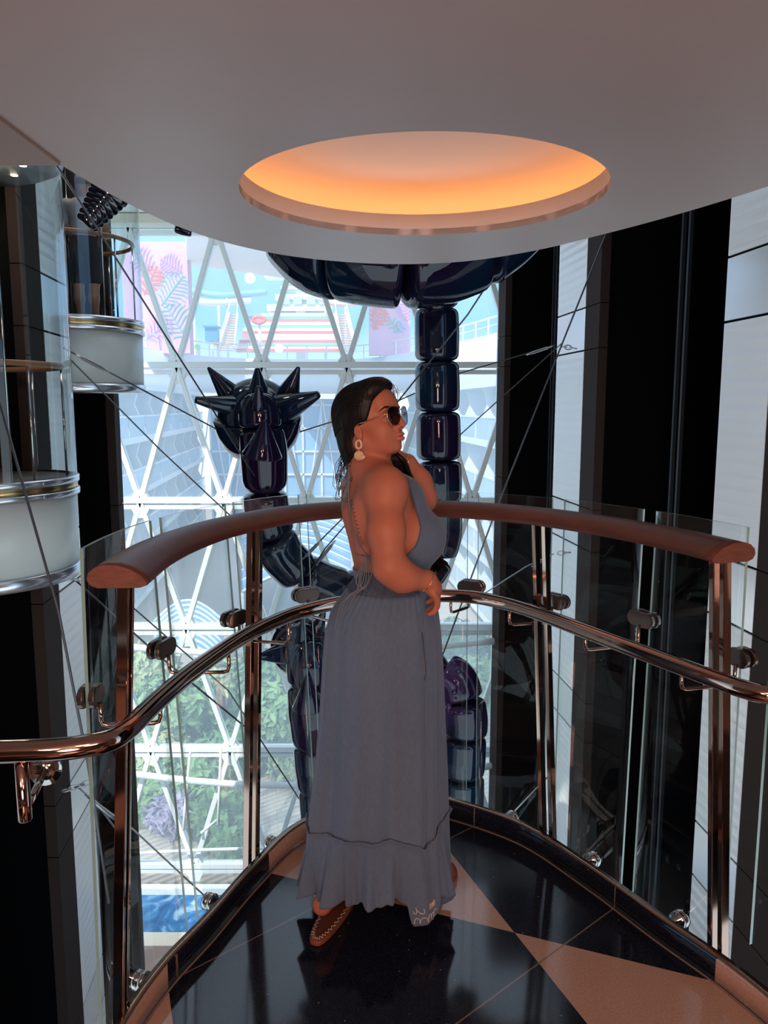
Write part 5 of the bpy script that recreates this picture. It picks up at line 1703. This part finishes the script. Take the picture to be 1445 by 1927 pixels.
for k in range(100):
    o_ = rng.uniform(-1, 1); yy = 2.235 + rng.uniform(-.015, .03)
    w_ = 6 + 3 * rng.uniform()
    pts = [P(728 + 8 * o_, 846, yy), P(748 + 14 * o_, 866, yy - .01), P(758 + 15 * o_, 893, yy + .02), P(778 + 13 * o_, 925, yy + .04), P(800 + 12 * o_, 970, yy + .10), P(812 + 10 * o_, 1010, yy + .11), P(816 + 12 * o_, 1045, yy + .08), P(820 + 20 * o_ + rng.uniform(-6, 6), 1062 + rng.uniform(-6, 20), yy + .02)]
    lk.tube(spline(pts, 4), [.005] * 20 + [.0022] * 8 + [.0010], 5)
lk.build('hair_lock', M_hair, hair_o)

# sunglasses
sg = MB()
lens_c = {}
gl_parts = []
def lens_outline(s, n=26):
    out = []
    for i in range(n):
        a = 2 * PI * i / n
        x, y = math.cos(a), math.sin(a)
        px_ = (abs(x) ** .75) * math.copysign(1, x) * .0305
        py_ = (abs(y) ** .78) * math.copysign(1, y) * .0255
        if y < 0: px_ *= 1 - .22 * abs(y); px_ += .003 * y * -s * 0
        f = .1065 - 9.0 * (px_ * .5 + .016) ** 2 * (1 if True else 0)
        out.append(Hd(.110 - 2.6 * (abs(s * .035 + px_ * 1.0)) ** 2 - .004 * (y < -.2) * abs(y), s * .0355 + px_, .012 + py_))
    return out
fr = MB()
for s in (-1, 1):
    fr.tube(lens_outline(s), .0011, 8, closed=True)
fr.tube(spline([Hd(.109, -.012, .026), Hd(.112, 0, .029), Hd(.109, .012, .026)], 5), .0014, 8)
fr.tube(spline([Hd(.109, -.009, .012), Hd(.113, 0, .016), Hd(.109, .009, .012)], 5), .0011, 8)
frame_o = fr.build('sunglasses', M_gold, woman)
tp = MB()
for s in (-1, 1):
    tp.tube([Hd(.100, .0655 * s, .020), Hd(.092, .0695 * s, .018), Hd(.04, .0755 * s, .010), Hd(.008, .0770 * s, .006)], .0011, 8)
tp.build('temple', M_gold, frame_o)
def lens_mat():
    m = bpy.data.materials.new('tinted_lens'); m.use_nodes = True
    nt = m.node_tree; nt.nodes.clear()
    out = nt.nodes.new('ShaderNodeOutputMaterial'); tr = nt.nodes.new('ShaderNodeBsdfTransparent'); gs = nt.nodes.new('ShaderNodeBsdfGlossy'); gs.inputs['Roughness'].default_value = 0.02
    tc = nt.nodes.new('ShaderNodeTexCoord'); sp = nt.nodes.new('ShaderNodeSeparateXYZ'); r = nt.nodes.new('ShaderNodeValToRGB'); mr = nt.nodes.new('ShaderNodeMapRange')
    nt.links.new(tc.outputs['Object'], sp.inputs[0]); nt.links.new(sp.outputs['Z'], mr.inputs[0])
    mr.inputs['From Min'].default_value = HO.z - .005; mr.inputs['From Max'].default_value = HO.z + .075
    r.color_ramp.elements[0].color = (0.72, 0.76, 0.82, 1); r.color_ramp.elements[1].color = (0.17, 0.19, 0.23, 1)
    nt.links.new(mr.outputs[0], r.inputs[0]); nt.links.new(r.outputs[0], tr.inputs[0])
    mx = nt.nodes.new('ShaderNodeMixShader'); mx.inputs[0].default_value = 0.10
    nt.links.new(tr.outputs[0], mx.inputs[1]); nt.links.new(gs.outputs[0], mx.inputs[2]); nt.links.new(mx.outputs[0], out.inputs[0])
    return m
M_lens = lens_mat()
for s in (-1, 1):
    m_ = MB(); m_.slab(lens_outline(s), HF, 0.0012); m_.build('lens', M_lens, frame_o)

# earrings: an oval straw link and a spiral shell
for s in (-1, 1):
    e0 = Hd(.008, .0835 * s, -.034) if s < 0 else Hd(.008, .082, -.034)
    ax = Vector((1, 0, 0)); 
    m_ = MB(); c = e0 + Vector((.002, -.004 * -s, -.014))
    m_.tube([c + Vector((.0075 * math.cos(a), 0, .0112 * math.sin(a))) for a in [2 * PI * i / 24 for i in range(24)]], .0032, 8, closed=True)
    er = m_.build('earring', M_straw, woman)
    m_ = MB(); c2 = c + Vector((.0005, -.001, -.0305))
    m_.tube([c2 + Vector(((.0105 - .0019 * t) * math.cos(-t * 1.0 + .3), -.001 * t, (.0105 - .0019 * t) * math.sin(-t * 1.0 + .3))) for t in [i * .25 for i in range(20)]], [max(.0012, .0046 - .00016 * i) for i in range(20)], 8)
    m_.lathe(c2 + Vector((0, .003, 0)), (0, -1, 0), [(0, 0), (.0135, 0), (.0135, .003), (0, .0055)], 20)
    m_.slab([c2 + Vector((.004, .002, -.002)), c2 + Vector((.0185, .002, .000)), c2 + Vector((.0165, .002, -.006)), c2 + Vector((.008, .002, -.012))], (0, -1, 0), .004)
    m_.tube([c + Vector((0, 0, -.0112)), c2 + Vector((0, 0, .013))], .001, 6)
    m_.build('shell_drop', M_straw, er)

# dress: bodice grown from the torso, waistband, skirt with a deep gathered flounce
tv = Vol()
for s in (-1, 1): tv.ell(B(.100, .072 * s, 1.178), (.087, .080, .086), .030, RB)
tv.ell(B(.020, -.005, 1.205), (.102, .132, .172), .05, RB)
tv.ell(B(.050, 0, 1.05), (.098, .128, .13), .05, RB)
tv.ell(B(.075, 0, .99), (.106, .131, .10), .05, RB)
tv.ell(B(.092, 0, 1.28), (.055, .085, .07), .04, RB)
bx = np.arange(-.22, .26, .0036); by = np.arange(1.98, 2.46, .0036); bz = np.arange(.98, 1.40, .0036)
Db = tv.eval(bx, by, bz)
Xb, Yb, Zb = bx[:, None, None], by[None, :, None], bz[None, None, :]
fb = (Xb - O.x) * FV.x + (Yb - O.y) * FV.y
lb = (Xb - O.x) * LV.x + (Yb - O.y) * LV.y
zk = np.array([.98, 1.065, 1.085, 1.13, 1.17, 1.22, 1.28, 1.335, 1.40])
f0 = np.interp(bz, zk, [-.4, -.4, .02, .035, .066, .082, .082, .075, .075])[None, None, :]
keep = f0 - fb
top = Zb - (1.352 - np.maximum(0, np.abs(lb + .0) - .055) * 1.2)
Db = np.maximum(np.maximum(Db, keep + 0 * lb), top + 0 * fb).astype(np.float32)
shell = Db
Vb, Fb = nets(shell, bx, by, bz)
dress = vol_mesh('dress_bodice', Vb, Fb, M_dress, woman, 2)
# skirt
LEV = [(1068, 684, 800), (1085, 672, 804), (1105, 656, 808), (1122, 644, 812), (1150, 624, 821), (1190, 612, 826), (1250, 607, 829), (1350, 601, 831), (1450, 591, 833), (1530, 580, 834)]
def lev(z, tbl):
    i = 0
    while i < len(tbl) - 2 and z < tbl[i + 1][0]: i += 1
    a, b_ = tbl[i], tbl[i + 1]
    t = min(max((a[0] - z) / (a[0] - b_[0]), 0), 1)
    return a[1] + (b_[1] - a[1]) * t, a[2] + (b_[2] - a[2]) * t
TB = []
for y, xl, xr in LEV:
    a, b_ = P(xl, y, 2.2), P(xr, y, 2.2)
    TB.append((a.z, (a.x + b_.x) / 2, (b_.x - a.x) / 2))
ZS0, ZS1 = TB[0][0], TB[-1][0]
def skirt_pt(a, z, extra=0.0):
    cx, rx = lev(z, TB)
    ry = max(rx * .86, .128) if z < 1.02 else max(rx * .95, .122)
    t = (ZS0 - z) / (ZS0 - ZS1)
    amp = .003 + .013 * t ** 1.3
    w = 1 + (amp * (math.sin(7 * a + 1.0 + .8 * t) + .7 * math.sin(12 * a + 2.2 - t) + .4 * math.sin(19 * a)) + .004 * max(0, 1 - abs(t - .12) * 7) * math.sin(44 * a)) / rx * .6
    return Vector((cx + (rx * w + extra) * math.cos(a), 2.2 + (ry * w + extra) * math.sin(a), z))
NA = 240
def loft(name, rows, mat, parent, thick=.0025):
    m_ = MB()
    vs = [p for r_ in rows for p in r_]
    fs = []
    for i in range(len(rows) - 1):
        for j in range(NA):
            k = (j + 1) % NA
            fs.append((i * NA + j, i * NA + k, (i + 1) * NA + k, (i + 1) * NA + j))
    m_.add(vs, fs, 0, True)
    o = m_.build(name, mat, parent)
    s = o.modifiers.new('solid', 'SOLIDIFY'); s.thickness = thick; s.offset = 0
    return o
angs = [2 * PI * j / NA for j in range(NA)]
ZWB = P(700, 1104, 2.2).z
M_smock = pbr('smocked_waist', (0.072, 0.102, 0.160), 0.85, bump=(150, 0.9, (1, 1, 2.2)))
rows = []
for i in range(22):
    z = ZS0 + (ZWB - .002 - ZS0) * i / 21
    rows.append([skirt_pt(a, z, .003 + .0016 * math.sin(i * 2.1) + .0012 * math.sin(58 * a)) for a in angs])
loft('waistband', rows, M_smock, dress)
def hem_z(a):
    d = (a + PI) % (2 * PI) - PI        # -pi..pi, near side at -pi/2
    base = .06 + .078 * max(0, -math.sin(d)) ** .7
    g = lambda c, w: math.exp(-((d - c) / w) ** 14)
    base += (.064 - base) * g(-.84, .27)
    base += (.035 - base) * g(.05, .30)
    base += .012 * g(-1.5, .3)
    return base + .004 * math.sin(21 * a)
HB = (P(572, 1695, 2.2), P(842, 1695, 2.2))
cxh, rxh = (HB[0].x + HB[1].x) / 2, (HB[1].x - HB[0].x) / 2
def seam_z(a):
    d = (a + PI) % (2 * PI) - PI
    return ZS1 + .012 * math.sin(3 * a + 1) + .012 * math.exp(-((d + 1.35) / .25) ** 2) - .020 * math.exp(-((d + .75) / .2) ** 4)
loft('skirt', [[skirt_pt(a, ZWB + (seam_z(a) - .006 - ZWB) * i / 60) for a in angs] for i in range(61)], M_dress, dress)
def flounce_pt(a, t):
    zt = seam_z(a)
    zb = hem_z(a)
    z = zt + (zb - zt) * t
    top_ = skirt_pt(a, zt)
    d = (a + PI) % (2 * PI) - PI
    k = (t ** .8)
    fold = 1.7 * (-.010 * math.exp(-((d + 1.02) / .07) ** 2) + .012 * math.sin(11 * a + 1.2 * math.sin(2 * a)) + .007 * math.sin(23 * a + 2) + .004 * math.sin(41 * a)) * (.30 + .70 * t) * (1 - .7 * math.exp(-((d + .84) / .30) ** 8))
    rb = 1.0 + .03 * math.exp(-((d + .72) / .25) ** 2)
    rx = (1 - k) * (top_.x - lev(zt, TB)[0]) + k * (rxh * rb + fold) * math.cos(a)
    ry = (1 - k) * (top_.y - 2.2) + k * (rxh * .84 * rb + fold) * math.sin(a)
    cx = (1 - k) * lev(zt, TB)[0] + k * cxh
    pk = .006 * math.exp(-(t / .05) ** 2)
    return Vector((cx + rx + pk * math.cos(a), 2.2 + ry + pk * math.sin(a), z))
loft('flounce', [[flounce_pt(a, i / 30) for a in angs] for i in range(31)], M_dress, dress)
m_ = MB(); m_.tube([flounce_pt(a, .004) + Vector((math.cos(a), math.sin(a), 0)) * (.003 + .0012 * math.sin(70 * a)) + Vector((0, 0, .002 * math.sin(55 * a))) for a in angs], .0022, 6, closed=True); m_.build('gathered_seam', M_dress, dress)
# side seam and pocket slit
def on_skirt(px, py):
    best = None
    for j in range(0, 180):
        a = -PI + PI * j / 180
        z = P(px, py, skirt_pt(a, 0.7).y).z
        z = min(max(z, ZS1), ZS0)
        q = skirt_pt(a, z); z = P(px, py, q.y).z
        z = min(max(z, ZS1), ZS0); q = skirt_pt(a, z)
        e = abs(P(px, py, q.y).x - q.x)
        if best is None or e < best[0]: best = (e, a, z)
    return skirt_pt(best[1], best[2], .0016)
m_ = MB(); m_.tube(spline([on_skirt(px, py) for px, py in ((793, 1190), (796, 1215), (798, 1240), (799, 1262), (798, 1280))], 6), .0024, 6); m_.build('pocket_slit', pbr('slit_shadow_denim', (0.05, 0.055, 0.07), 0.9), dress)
m_ = MB(); m_.tube(spline([on_skirt(px, py) for px, py in ((790, 1150), (793, 1190), (799, 1270), (801, 1350), (802, 1430), (806, 1520))], 8), .0012, 6); m_.build('side_seam', M_cord, dress)
# embroidery on the pointed hem
m_ = MB()
def emb(fn, a0, a1, n=60, r=.0011):
    pts = []
    for i in range(n):
        f = i / (n - 1)
        a, t = fn(a0 + (a1 - a0) * f, f)
        p = flounce_pt(a, t); pts.append(p + Vector((math.cos(a), math.sin(a), 0)) * .0026)
    m_.tube(pts, r, 5)
emb(lambda a, f: (a + .02 * math.sin(f * 2 * PI * 5 + 1.5), .93 + .035 * math.sin(f * 2 * PI * 5)), -1.06, -.64)
emb(lambda a, f: (a + .03 * math.sin(f * 2 * PI * 3), .80 + .035 * math.sin(f * 2 * PI * 3 + 1.6)), -.82, -.64)
emb(lambda a, f: (a + .03 * math.sin(f * 2 * PI * 1.5), .80 + .04 * math.sin(f * 2 * PI * 1.5 + .6)), -1.06, -.92)
emb(lambda a, f: (a + .02 * math.sin(f * 2 * PI * 3 + 1.5), .92 + .04 * math.sin(f * 2 * PI * 3)), -.12, .12)
m_.build('embroidery', M_thread, dress)
# halter strap, neck bow with frayed tails, back cords
m_ = MB()
m_.tube(spline([P(776, 903, 2.13), P(760, 893, 2.125), P(738, 887, 2.12), P(712, 874, 2.135), P(690, 866, 2.15), P(668, 870, 2.17), P(655, 880, 2.2)], 6), .0028, 8)
m_.tube(spline([P(770, 905, 2.26), P(742, 884, 2.27), P(715, 868, 2.28)], 5), .0028, 8)
m_.build('halter_strap', M_cord, dress)
m_ = MB()
for (x0, y0, x1, y1, w0) in ((655, 873, 645, 922, 9), (658, 876, 649, 945, 7), (653, 872, 636, 898, 5)):
    a, b_ = P(x0, y0, 2.16), P(x1, y1, 2.15)
    n = 8
    L_, R_ = [], []
    for i in range(n + 1):
        t = i / n
        c = a.lerp(b_, t) + Vector((.004 * math.sin(5 * t), .003 * math.cos(7 * t), 0))
        w = pxr(c, w0) * (.4 + .6 * math.sin(min(1, t * 1.3) * PI / 2)) * .5
        L_.append(c + Vector((-w, .004 * math.sin(9 * t), 0))); R_.append(c + Vector((w, -.004 * math.sin(9 * t), 0)))
    vs = L_ + R_
    m_.add(vs, [(i, i + 1, n + 2 + i, n + 1 + i) for i in range(n)], 0, True)
    m_.add([p + Vector((0, .0015, 0)) for p in vs], [(i, n + 1 + i, n + 2 + i, i + 1) for i in range(n)], 0, True)
    for k in range(7):
        q = L_[-1].lerp(R_[-1], k / 6); m_.tube([q + Vector((0, 0, .01)), q + Vector((rng.uniform(-.004, .004), 0, -rng.uniform(.008, .022)))], .0007, 4)
m_.build('neck_bow', M_cord, dress)
m_ = MB()
bkz = lambda px, py, y: P(px, py, y)
m_.tube(spline([P(656, 890, 2.125), P(656, 940, 2.115), P(663, 985, 2.108), P(676, 1025, 2.105), P(692, 1047, 2.10)], 6), .0019, 8)
m_.tube(spline([P(692, 1047, 2.10), P(706, 1049, 2.055), P(722, 1044, 2.02)], 5), .0022, 8)
m_.tube(spline([P(692, 1047, 2.10), P(678, 1046, 2.13), P(668, 1042, 2.17)], 5), .0022, 8)
m_.build('back_cord', M_cord, dress)
m_ = MB()
for pts in (((692, 1048), (683, 1075), (678, 1100), (686, 1108), (694, 1085), (690, 1052)), ((690, 1050), (678, 1080), (672, 1110), (650, 1130), (640, 1160)), ((694, 1050), (700, 1070), (692, 1098), (668, 1120), (655, 1150)),
            ((688, 1052), (684, 1090), (676, 1104), (670, 1092), (680, 1065)), ((690, 1050), (686, 1100), (660, 1118), (641, 1140), (630, 1185))):
    m_.tube(spline([P(x, y, 2.085 - .0003 * (y - 1048)) for x, y in pts], 6), .0017, 6)
m_.build('waist_ties', M_cord, dress)
# small script tattoo along the spine
bt = BVHTree.FromPolygons([Vector(q.co) + woman.location for q in body_o.data.vertices], [tuple(p.vertices) for p in body_o.data.polygons])
m_ = MB()
pts = []
for i in range(90):
    f = i / 89
    d_ = ray(660 + 17 * f + 2.6 * math.sin(f * 60) , 940 + 72 * f + 2.2 * math.cos(f * 60 + .6 * math.sin(f * 17))).normalized()
    hit = bt.ray_cast(Vector((0, 0, EYE)), d_)
    if hit[0] is not None: pts.append(hit[0] - d_ * .0004)
m_.tube(pts, .0006, 4)
m_.build('tattoo', pbr('tattoo_ink', (0.05, 0.02, 0.018), 0.6), woman)
# bracelet
m_ = MB(); d = (WR - P(757, 1085, 1.995)).normalized(); u, w, d = frame_of(d)
c = WR - d * .004
m_.tube([c + (u * math.cos(a) + w * math.sin(a)) * .0292 + d * .008 * math.sin(a) for a in [2 * PI * i / 40 for i in range(40)]], .0009, 6, closed=True); m_.build('bracelet', M_gold, woman)
m_ = MB(); d = (HP - WL).normalized(); u, w, d = frame_of(d)
for q in (0, .008):
    m_.tube([WL + d * (.004 + q) + (u * math.cos(a) + w * math.sin(a)) * .0275 for a in [2 * PI * i / 40 for i in range(40)]], .0022, 6, closed=True)
m_.build('beaded_bracelet', M_gold, woman)
# slippers
def slipper(heel, toe, w):
    h0, t0 = Vector((heel[0], heel[1], 0)), Vector((toe[0], toe[1], 0))
    d = (t0 - h0); L = d.length; d.normalize(); n_ = Vector((-d.y, d.x, 0))
    def outline(k, inset=0.0):
        out = []
        for i in range(40):
            a = 2 * PI * i / 40
            f = .5 - .5 * math.cos(a)
            ww = w * (.82 + .22 * f) * abs(math.sin(a)) ** .62 * (1 if a < PI else -1)
            ww = math.copysign(max(abs(ww) - inset, 0), ww)
            ff = f * (L - 2 * inset) + inset
            out.append(h0 + d * ff + n_ * ww)
        return out
    m_ = MB(); o1 = outline(0)
    m_.slab([p + Vector((0, 0, .001)) for p in o1], (0, 0, 1), .016)
    sole = m_.build('slipper', M_leather, woman, bevel=.004)
    m_ = MB(); m_.slab([p + Vector((0, 0, .0168)) for p in outline(0, .010)], (0, 0, 1), .0025); m_.build('insole', M_insole, sole)
    m_ = MB(); oi, oo = outline(0, .004), outline(0, .013)
    z = Vector((0, 0, .0198))
    pts = []
    for i in range(40):
        j = (i + 1) % 40
        for q in range(2):
            pts.append((oi[i].lerp(oi[j], q / 2) if (i * 2 + q) % 2 == 0 else oo[i].lerp(oo[j], q / 2)) + z)
    m_.tube(pts, .0011, 5, closed=True); m_.build('stitching', M_thread, sole)
    m_ = MB()                                  # vamp over the toes
    rows = []
    for i in range(9):
        f = .58 + .41 * i / 8
        ww = w * (.82 + .22 * f) * math.sin(math.acos(max(-1, min(1, 1 - 2 * f)))) ** .62
        hgt = .056 * math.sqrt(max(0.02, 1 - ((f - .58) / .43) ** 2))
        rows.append([h0 + d * (f * L) + n_ * ww * math.cos(a) + Vector((0, 0, .014 + hgt * math.sin(a))) for a in [PI * q / 12 for q in range(13)]])
    vs = [p for r_ in rows for p in r_]
    m_.add(vs, [(i * 13 + j, i * 13 + j + 1, (i + 1) * 13 + j + 1, (i + 1) * 13 + j) for i in range(8) for j in range(12)], 0, True)
    vp = m_.build('vamp', M_leather, sole)
    s = vp.modifiers.new('solid', 'SOLIDIFY'); s.thickness = .004
g0, g1 = G(591, 1776, .01), G(662, 1668, .01)
slipper((g0.x, g0.y), (g1.x, g1.y), .043)
g0, g1 = G(790, 1668, .01), G(856, 1640, .01)
slipper((g0.x - .02, g0.y), (g1.x, g1.y), .043)

# passenger in the far lift: seen from behind through the glass
pc = P(160, 480, 9.8)
PZ = 2.60
man = thing('person', 'person standing with back turned in the far glass lift, pale grey top and dark shorts', 'person', (pc.x, pc.y, PZ))
v = Vol(); X0_, Y0_ = pc.x, pc.y
def q_(x, y, z): return Vector((X0_ + x, Y0_ + y, PZ + z))
for s in (-1, 1):
    v.chain([q_(.09 * s, 0, .86), q_(.10 * s, .0, .48), q_(.09 * s, -.02, .27), q_(.09 * s, .02, .07)], [.10, .065, .062, .042], .04)
    v.cap(q_(.09 * s, .02, .05), q_(.11 * s, .17, .035), .042, .03, .02)
v.ell(q_(0, 0, .93), (.165, .12, .13), .05); v.ell(q_(0, 0, 1.13), (.15, .11, .2), .05); v.ell(q_(0, 0, 1.32), (.19, .11, .14), .05)
v.cap(q_(0, .0, 1.40), q_(0, .01, 1.54), .058, .055, .03); v.ell(q_(0, .02, 1.62), (.077, .095, .115), .03)
v.chain([q_(-.19, 0, 1.38), q_(-.26, .05, 1.12), q_(-.20, .26, 1.02)], [.062, .05, .035], .03)
v.chain([q_(.19, 0, 1.38), q_(.25, .06, 1.12), q_(.16, .27, 1.06)], [.062, .05, .035], .03)
for s, hx_, hz_ in ((-1, -.20, 1.02), (1, .16, 1.06)):
    v.ell(q_(hx_, .31, hz_), (.04, .045, .02), .02)
    for k in range(4): v.chain([q_(hx_ - .03 + .02 * k, .34, hz_), q_(hx_ - .03 + .02 * k, .39, hz_ + .005), q_(hx_ - .03 + .02 * k, .41, hz_ - .02)], [.010, .009, .008], .005)
    v.chain([q_(hx_ - .035 * s, .29, hz_), q_(hx_ - .055 * s, .34, hz_ + .01)], [.012, .009], .006)
px_ = np.arange(X0_ - .40, X0_ + .40, .011); py_ = np.arange(Y0_ - .25, Y0_ + .50, .011); pz_ = np.arange(PZ - .02, PZ + 1.80, .011)
vol_mesh('body', *nets(v.eval(px_, py_, pz_), px_, py_, pz_), pbr('passenger_skin', (0.42, 0.22, 0.15), 0.5), man, 2)
c = Vol(); c.ell(q_(0, 0, 1.13), (.168, .128, .215), .05); c.ell(q_(0, 0, 1.33), (.205, .125, .15), .05); c.cap(q_(-.19, 0, 1.385), q_(-.245, .04, 1.20), .076, .068, .03); c.cap(q_(.19, 0, 1.385), q_(.24, .04, 1.20), .076, .068, .03)
vol_mesh('top', *nets(c.eval(px_, py_, pz_), px_, py_, pz_), pbr('pale_grey_top', (0.45, 0.44, 0.45), 0.8), man, 2)
c = Vol(); c.ell(q_(0, 0, .92), (.182, .137, .14), .04)
for s in (-1, 1): c.cap(q_(.088 * s, 0, .86), q_(.10 * s, 0, .50), .112, .092, .03)
vol_mesh('shorts', *nets(c.eval(px_, py_, pz_), px_, py_, pz_), pbr('dark_shorts', (0.02, 0.022, 0.03), 0.8), man, 2)
c = Vol(); c.ell(q_(0, 0.01, 1.655), (.082, .098, .095), .02)
vol_mesh('hair', *nets(c.eval(px_, py_, pz_), px_, py_, pz_), pbr('passenger_hair', (0.16, 0.10, 0.07), 0.6), man, 2)
